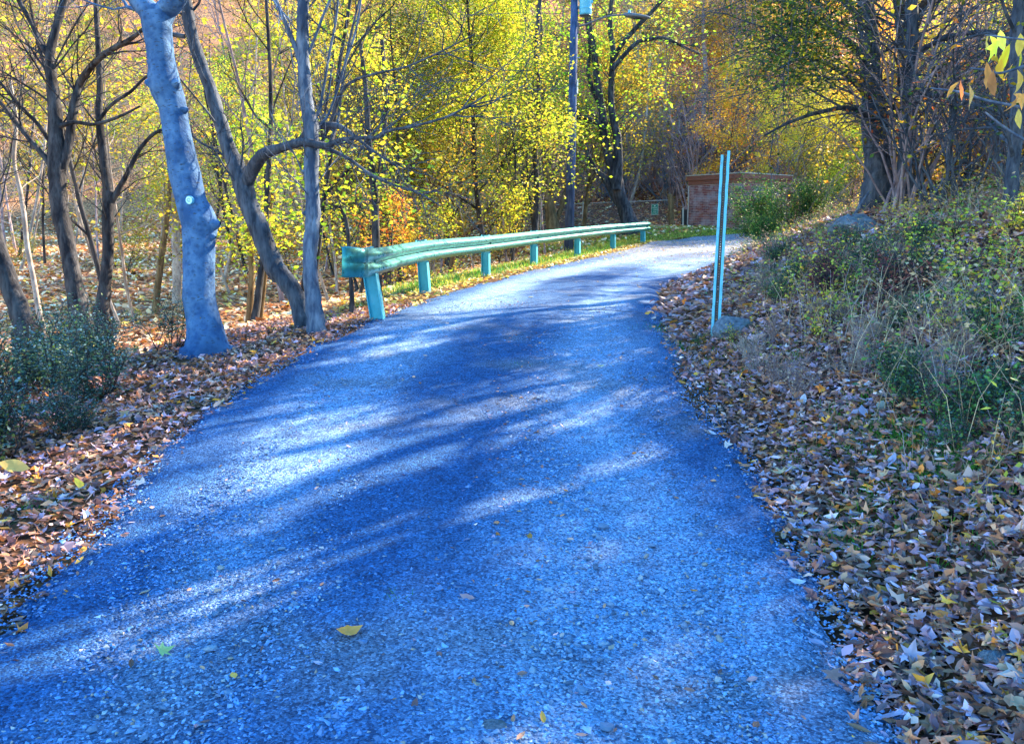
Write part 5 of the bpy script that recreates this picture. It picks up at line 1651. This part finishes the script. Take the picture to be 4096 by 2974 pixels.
# grasses -------------------------------------------------------------
def grass(P_, h_, w_, pal, rng, lean=.35):
    n_ = len(P_)
    az = rng.uniform(0, 6.28, n_); A = np.stack([np.cos(az), np.sin(az), 0 * az], -1)
    ld = rng.uniform(0, 6.28, n_); Ld = np.stack([np.cos(ld), np.sin(ld), 0 * ld], -1) * np.abs(rng.normal(0, lean, n_))[:, None]
    hh = (h_ * rng.uniform(.5, 1.3, n_))[:, None]
    up = np.array([0, 0, 1.0])
    v0 = P_ - A * w_ / 2; v1 = P_ + A * w_ / 2
    v2 = P_ + hh * .55 * up + Ld * hh * .4 + A * w_ * .4; v3 = P_ + hh * .55 * up + Ld * hh * .4 - A * w_ * .4
    v4 = P_ + hh * up * .9 + Ld * hh
    V_ = np.stack([v0, v1, v2, v3, v4], 1).reshape(-1, 3)
    o_ = (np.arange(n_) * 5)[:, None]
    Q_ = o_ + np.array([[0, 1, 2, 3]]); T_ = o_ + np.array([[3, 2, 4]])
    pal = np.array(pal)
    C_ = np.repeat(pal[rng.integers(len(pal), size=n_)] * rng.uniform(.7, 1.2, (n_, 1)), 5, axis=0)
    return V_, [Q_, T_], C_
rgx = np.random.default_rng(14)
GG = [(.04, .19, .03), (.06, .25, .03), (.10, .28, .03), (.04, .13, .04)]
GS = [(.34, .26, .17), (.42, .33, .22), (.26, .20, .14), (.20, .20, .10)]
gp = []
for (px, py, n_, sx) in [(885, 432, 500, .12), (915, 440, 500, .12), (940, 462, 800, .16), (965, 470, 600, .15), (850, 412, 300, .15), (855, 545, 350, .12), (745, 372, 200, .15), (795, 358, 250, .2), (810, 455, 200, .12), (700, 342, 300, .2), (725, 352, 250, .2), (870, 500, 200, .1), (985, 500, 220, .12), (40, 508, 90, .10), (400, 611, 24, .03), (520, 368, 25, .05), (650, 330, 200, .15), (955, 555, 120, .1), (990, 335, 150, .3)]:
    c_ = ground_hit(px, py)
    q = c_[:2] + rgx.normal(0, sx, (n_, 2))
    P_ = np.stack([q[:, 0], q[:, 1], H(q[:, 0], q[:, 1])], -1)
    gp.append(grass(P_, .055, .005, GG, rgx, .9))
V_, F_, C_ = merge(gp)
o = link('green_grass', mesh_np('green_grass', V_, F_, C_, mat=M['weed'])); tag(o, 'patches of short green grass among the leaves on the right bank', 'grass', kind='stuff')
gp = []
P_ = scat(34000, 1.2, 9, 2.8, 18, lambda x, y: sstep(.2, .8, x - xR(y)) * np.clip(2.2 * fbm(x * .9, y * .9, 88) + .25, 0, 1), 1.1)
gp.append(grass(P_, .14, .005, GS, rgx, .7))
V_, F_, C_ = merge(gp)
o = link('dry_grass', mesh_np('dry_grass', V_, F_, C_, mat=M['weed'])); tag(o, 'straw coloured dry grass matted on the right bank', 'dry grass', kind='stuff')
GL = [(.22, .30, .04), (.34, .36, .05), (.14, .24, .04), (.44, .38, .08)]
P_ = scat(34000, 1, 16, 30.2, 36, lambda x, y: (x < xL(y) - .1) * 1.0)
gp = [grass(P_, .07, .02, GL, rgx)]
P_ = scat(40000, -2.5, 6, 14, 31, lambda x, y: sstep(.35, .9, xL(y) - x) * (1 - sstep(1.5, 2.8, xL(y) - x)))
gp.append(grass(P_, .13, .012, GL + GG, rgx))
V_, F_, C_ = merge(gp)
o = link('verge_grass', mesh_np('verge_grass', V_, F_, C_, mat=M['weed'])); tag(o, 'yellow green grass of the verge under the guardrail and the lawn by the hut', 'grass', kind='stuff')

# mixed undergrowth over the right bank: stalks and small leaves in drifts of colour
ru = np.random.default_rng(55)
P_ = scat(15000, 1.6, 12, 3.0, 24, lambda x, y: sstep(.5, 1.3, x - xR(y)) * np.clip(.55 + 2.0 * fbm(x * .8, y * .8, 97), .05, 1) * (1 - .45 * sstep(0, 2.5, 4.2 - y)), 1.25)
hh = ru.uniform(.10, .45, len(P_)) * (.6 + 1.2 * vnoise(P_[:, 0] * .7, P_[:, 1] * .7, 3)) * (1 - .5 * sstep(8, 11, P_[:, 1]))
polys = []
tips_ = []
for p, h_ in zip(P_, hh):
    dv = ru.normal(0, .45, 2) * h_
    q1 = p + np.array([dv[0] * .35, dv[1] * .35, h_ * .55]); q2 = p + np.array([dv[0], dv[1], h_ * ru.uniform(.75, 1.0)])
    polys.append((np.array([p - [0, 0, .02], q1, q2]), [.0028, .002, .0012])); tips_.append(q1); tips_.append(q2)
V_, F_ = tubes(polys, 3)
pc = np.array([[.42, .32, .22], [.30, .22, .16], [.50, .42, .30], [.22, .13, .12], [.34, .30, .34]])
C_ = np.repeat(pc[ru.integers(5, size=len(polys))] * ru.uniform(.7, 1.2, (len(polys), 1)), 9, axis=0)
tips_ = np.array(tips_)
nl_ = 52000
ix = ru.integers(len(tips_), size=nl_)
cc_ = tips_[ix] + ru.normal(0, .05, (nl_, 3))
zone = np.clip(((fbm(cc_[:, 0] * .9 + 4, cc_[:, 1] * .9, 99) + .35) * 8).astype(int), 0, 5)
ZP = np.array([[[.07, .18, .06], [.12, .24, .06], [.05, .12, .07]], [[.36, .26, .16], [.28, .18, .13], [.44, .34, .22]], [[.09, .20, .06], [.20, .26, .05], [.30, .22, .15]],
               [[.50, .44, .05], [.34, .36, .06], [.55, .32, .06]], [[.22, .07, .07], [.32, .14, .10], [.40, .30, .24]], [[.08, .17, .09], [.06, .12, .08], [.16, .24, .10]]])
lc = ZP[zone, ru.integers(3, size=nl_)] * ru.uniform(.7, 1.35, (nl_, 1))
A, B, N_ = rot_frames(nl_, .9, ru)
s_ = (ru.uniform(.018, .05, nl_))[:, None, None]
T_ = np.array([[-1, 0, 0], [-.1, .55, .12], [1, 0, 0], [-.1, -.55, .12]]) * .5
LV = (cc_[:, None, :] + s_ * (T_[None, :, :1] * A[:, None] + T_[None, :, 1:2] * B[:, None] + T_[None, :, 2:] * N_[:, None])).reshape(-1, 3)
LF = (np.arange(nl_) * 4)[:, None] + np.arange(4)[None]
V_, F_, C_ = merge([(V_, [F_], C_), (LV, [LF], np.repeat(lc, 4, axis=0))])
o = link('undergrowth', mesh_np('undergrowth', V_, F_, np.clip(C_, 0, .9), mat=M['weed']))
tag(o, 'tangled dry stalks and small green, yellow and brown leaves over the right bank', 'undergrowth', kind='stuff')

# ------------------------------------------------------------------ hanging orange leaves at upper right and a twig
tw = px_path([(1045, 60, 3.4), (1024, 66, 3), (1000, 73, 2.6), (985, 70, 2.2), (970, 68, 1.8)], 3.6, None, 24)
t2 = px_path([(1040, 112, 4), (1015, 106, 3.2), (985, 100, 2.8), (960, 92, 2.4), (930, 88, 1.8)], 4.2, None, 24)
t3 = px_path([(1045, 150, 3.2), (1020, 137, 2.8), (1000, 124, 2.4), (985, 112, 1.8)], 4.2, None, 24)
t4 = px_path([(1030, 40, 2), (1010, 38, 1.8), (995, 36, 1.5), (985, 35, 1.2)], 3.6, None, 20)
root = empty('leafy_bough', tuple(tw[0][0]))
tag(root, 'near bough with large hanging yellow and orange leaves at the upper right corner', 'branch')
off = tw[0][0]
for p, r_ in (tw, t2, t3, t4):
    V_, F_ = tubes([(p - off, r_)], 6)
    link('twig', mesh_np('twig', V_, F_, smooth=True, mat=M['bark_grey']), root)
# stem carrying them down to the ground outside the frame
bs = np.array([2.95, 4.1, Hs(2.95, 4.1) - .1])
st = smooth_path(np.array([[*bs, .03], [2.9, 4.0, 2.0, .024], [2.72, 3.85, 2.5, .018], [*tw[0][0], .008]]), 20)
V_, F_ = tubes([(st[:, :3] - off, st[:, 3])], 7); link('stem', mesh_np('stem', V_, F_, smooth=True, mat=M['bark_grey']), root)
for p, r_ in (t2, t3, t4):
    s2 = np.array([[2.9, 4.0, 2.0], (p[0] + np.array([2.9, 4.0, 2.0])) / 2 + [0, 0, .08], p[0]])
    V_, F_ = tubes([(s2 - off, np.array([.012, .01, r_[0]]))], 6); link('stem', mesh_np('stem', V_, F_, smooth=True, mat=M['bark_grey']), root)
HL = [(995, 46, .17, (.80, .66, .10)), (1002, 40, .13, (.82, .62, .16)), (1004, 58, .16, (.74, .60, .06)), (986, 42, .12, (.80, .68, .2)), (1020, 44, .12, (.62, .42, .12)), (1008, 72, .13, (.66, .38, .08)), (1000, 68, .12, (.72, .44, .06)), (988, 75, .15, (.60, .34, .12)), (992, 84, .13, (.5, .28, .12)), (970, 95, .15, (.62, .36, .2)), (960, 90, .12, (.56, .3, .14)), (1021, 82, .14, (.56, .34, .12)), (1016, 104, .13, (.62, .36, .12)), (1022, 98, .12, (.52, .3, .14)), (1020, 57, .12, (.6, .62, .06)), (952, 89, .10, (.6, .34, .12)), (1018, 118, .12, (.6, .4, .16))]
for px, py, s_, c_ in HL:
    me = leaf_mesh('oval' if rl.random() < .7 else 'maple', tuple(min(.95, v * f_) for v, f_ in zip(c_, (1.35, 1.25, .8))), rl, 'leaf', M['leaf'])
    o = link('leaf', me, root)
    q = at(px, py, 3.6 + rl.uniform(-.1, .5)) - off
    o.location = tuple(q); sc = s_ * .78; o.scale = (sc, sc * .75, sc)
    o.rotation_euler = (rl.uniform(.6, 1.6), rl.uniform(.9, 1.7), rl.uniform(0, 6.28))

# fallen sticks on the bank
for (px0, py0, px1, py1, wd_, lb) in [(854, 220, 869, 197, 3.5, 'short grey broken branch leaning on the upper right bank'), (880, 262, 945, 268, 1.8, 'thin fallen stick lying across the middle of the right bank'), (905, 290, 1010, 320, 1.6, 'long thin fallen stick running down towards the right picture edge'), (560, 312, 645, 318, .9, 'thin twig lying on the road near the tall post')]:
    A_, B_ = ground_hit(px0, py0), ground_hit(px1, py1)
    if abs(A_[1] - B_[1]) > 3: B_ = at(px1, py1, A_[1])
    r_ = wd_ / FPX * A_[1] / 2
    A_ = A_ + [0, 0, r_ + .03]; B_ = B_ + [0, 0, r_ + .06]
    mid = (A_ + B_) / 2; mid = mid + np.array([0, 0, .02])
    mb = MB(); mb.tube([A_ - A_, mid - A_, B_ - A_], [r_, r_ * .9, r_ * .6], 7)
    o = mb.obj('fallen_branch', M['bark_grey']); o.location = tuple(A_)
    tag(o, lb, 'branch')
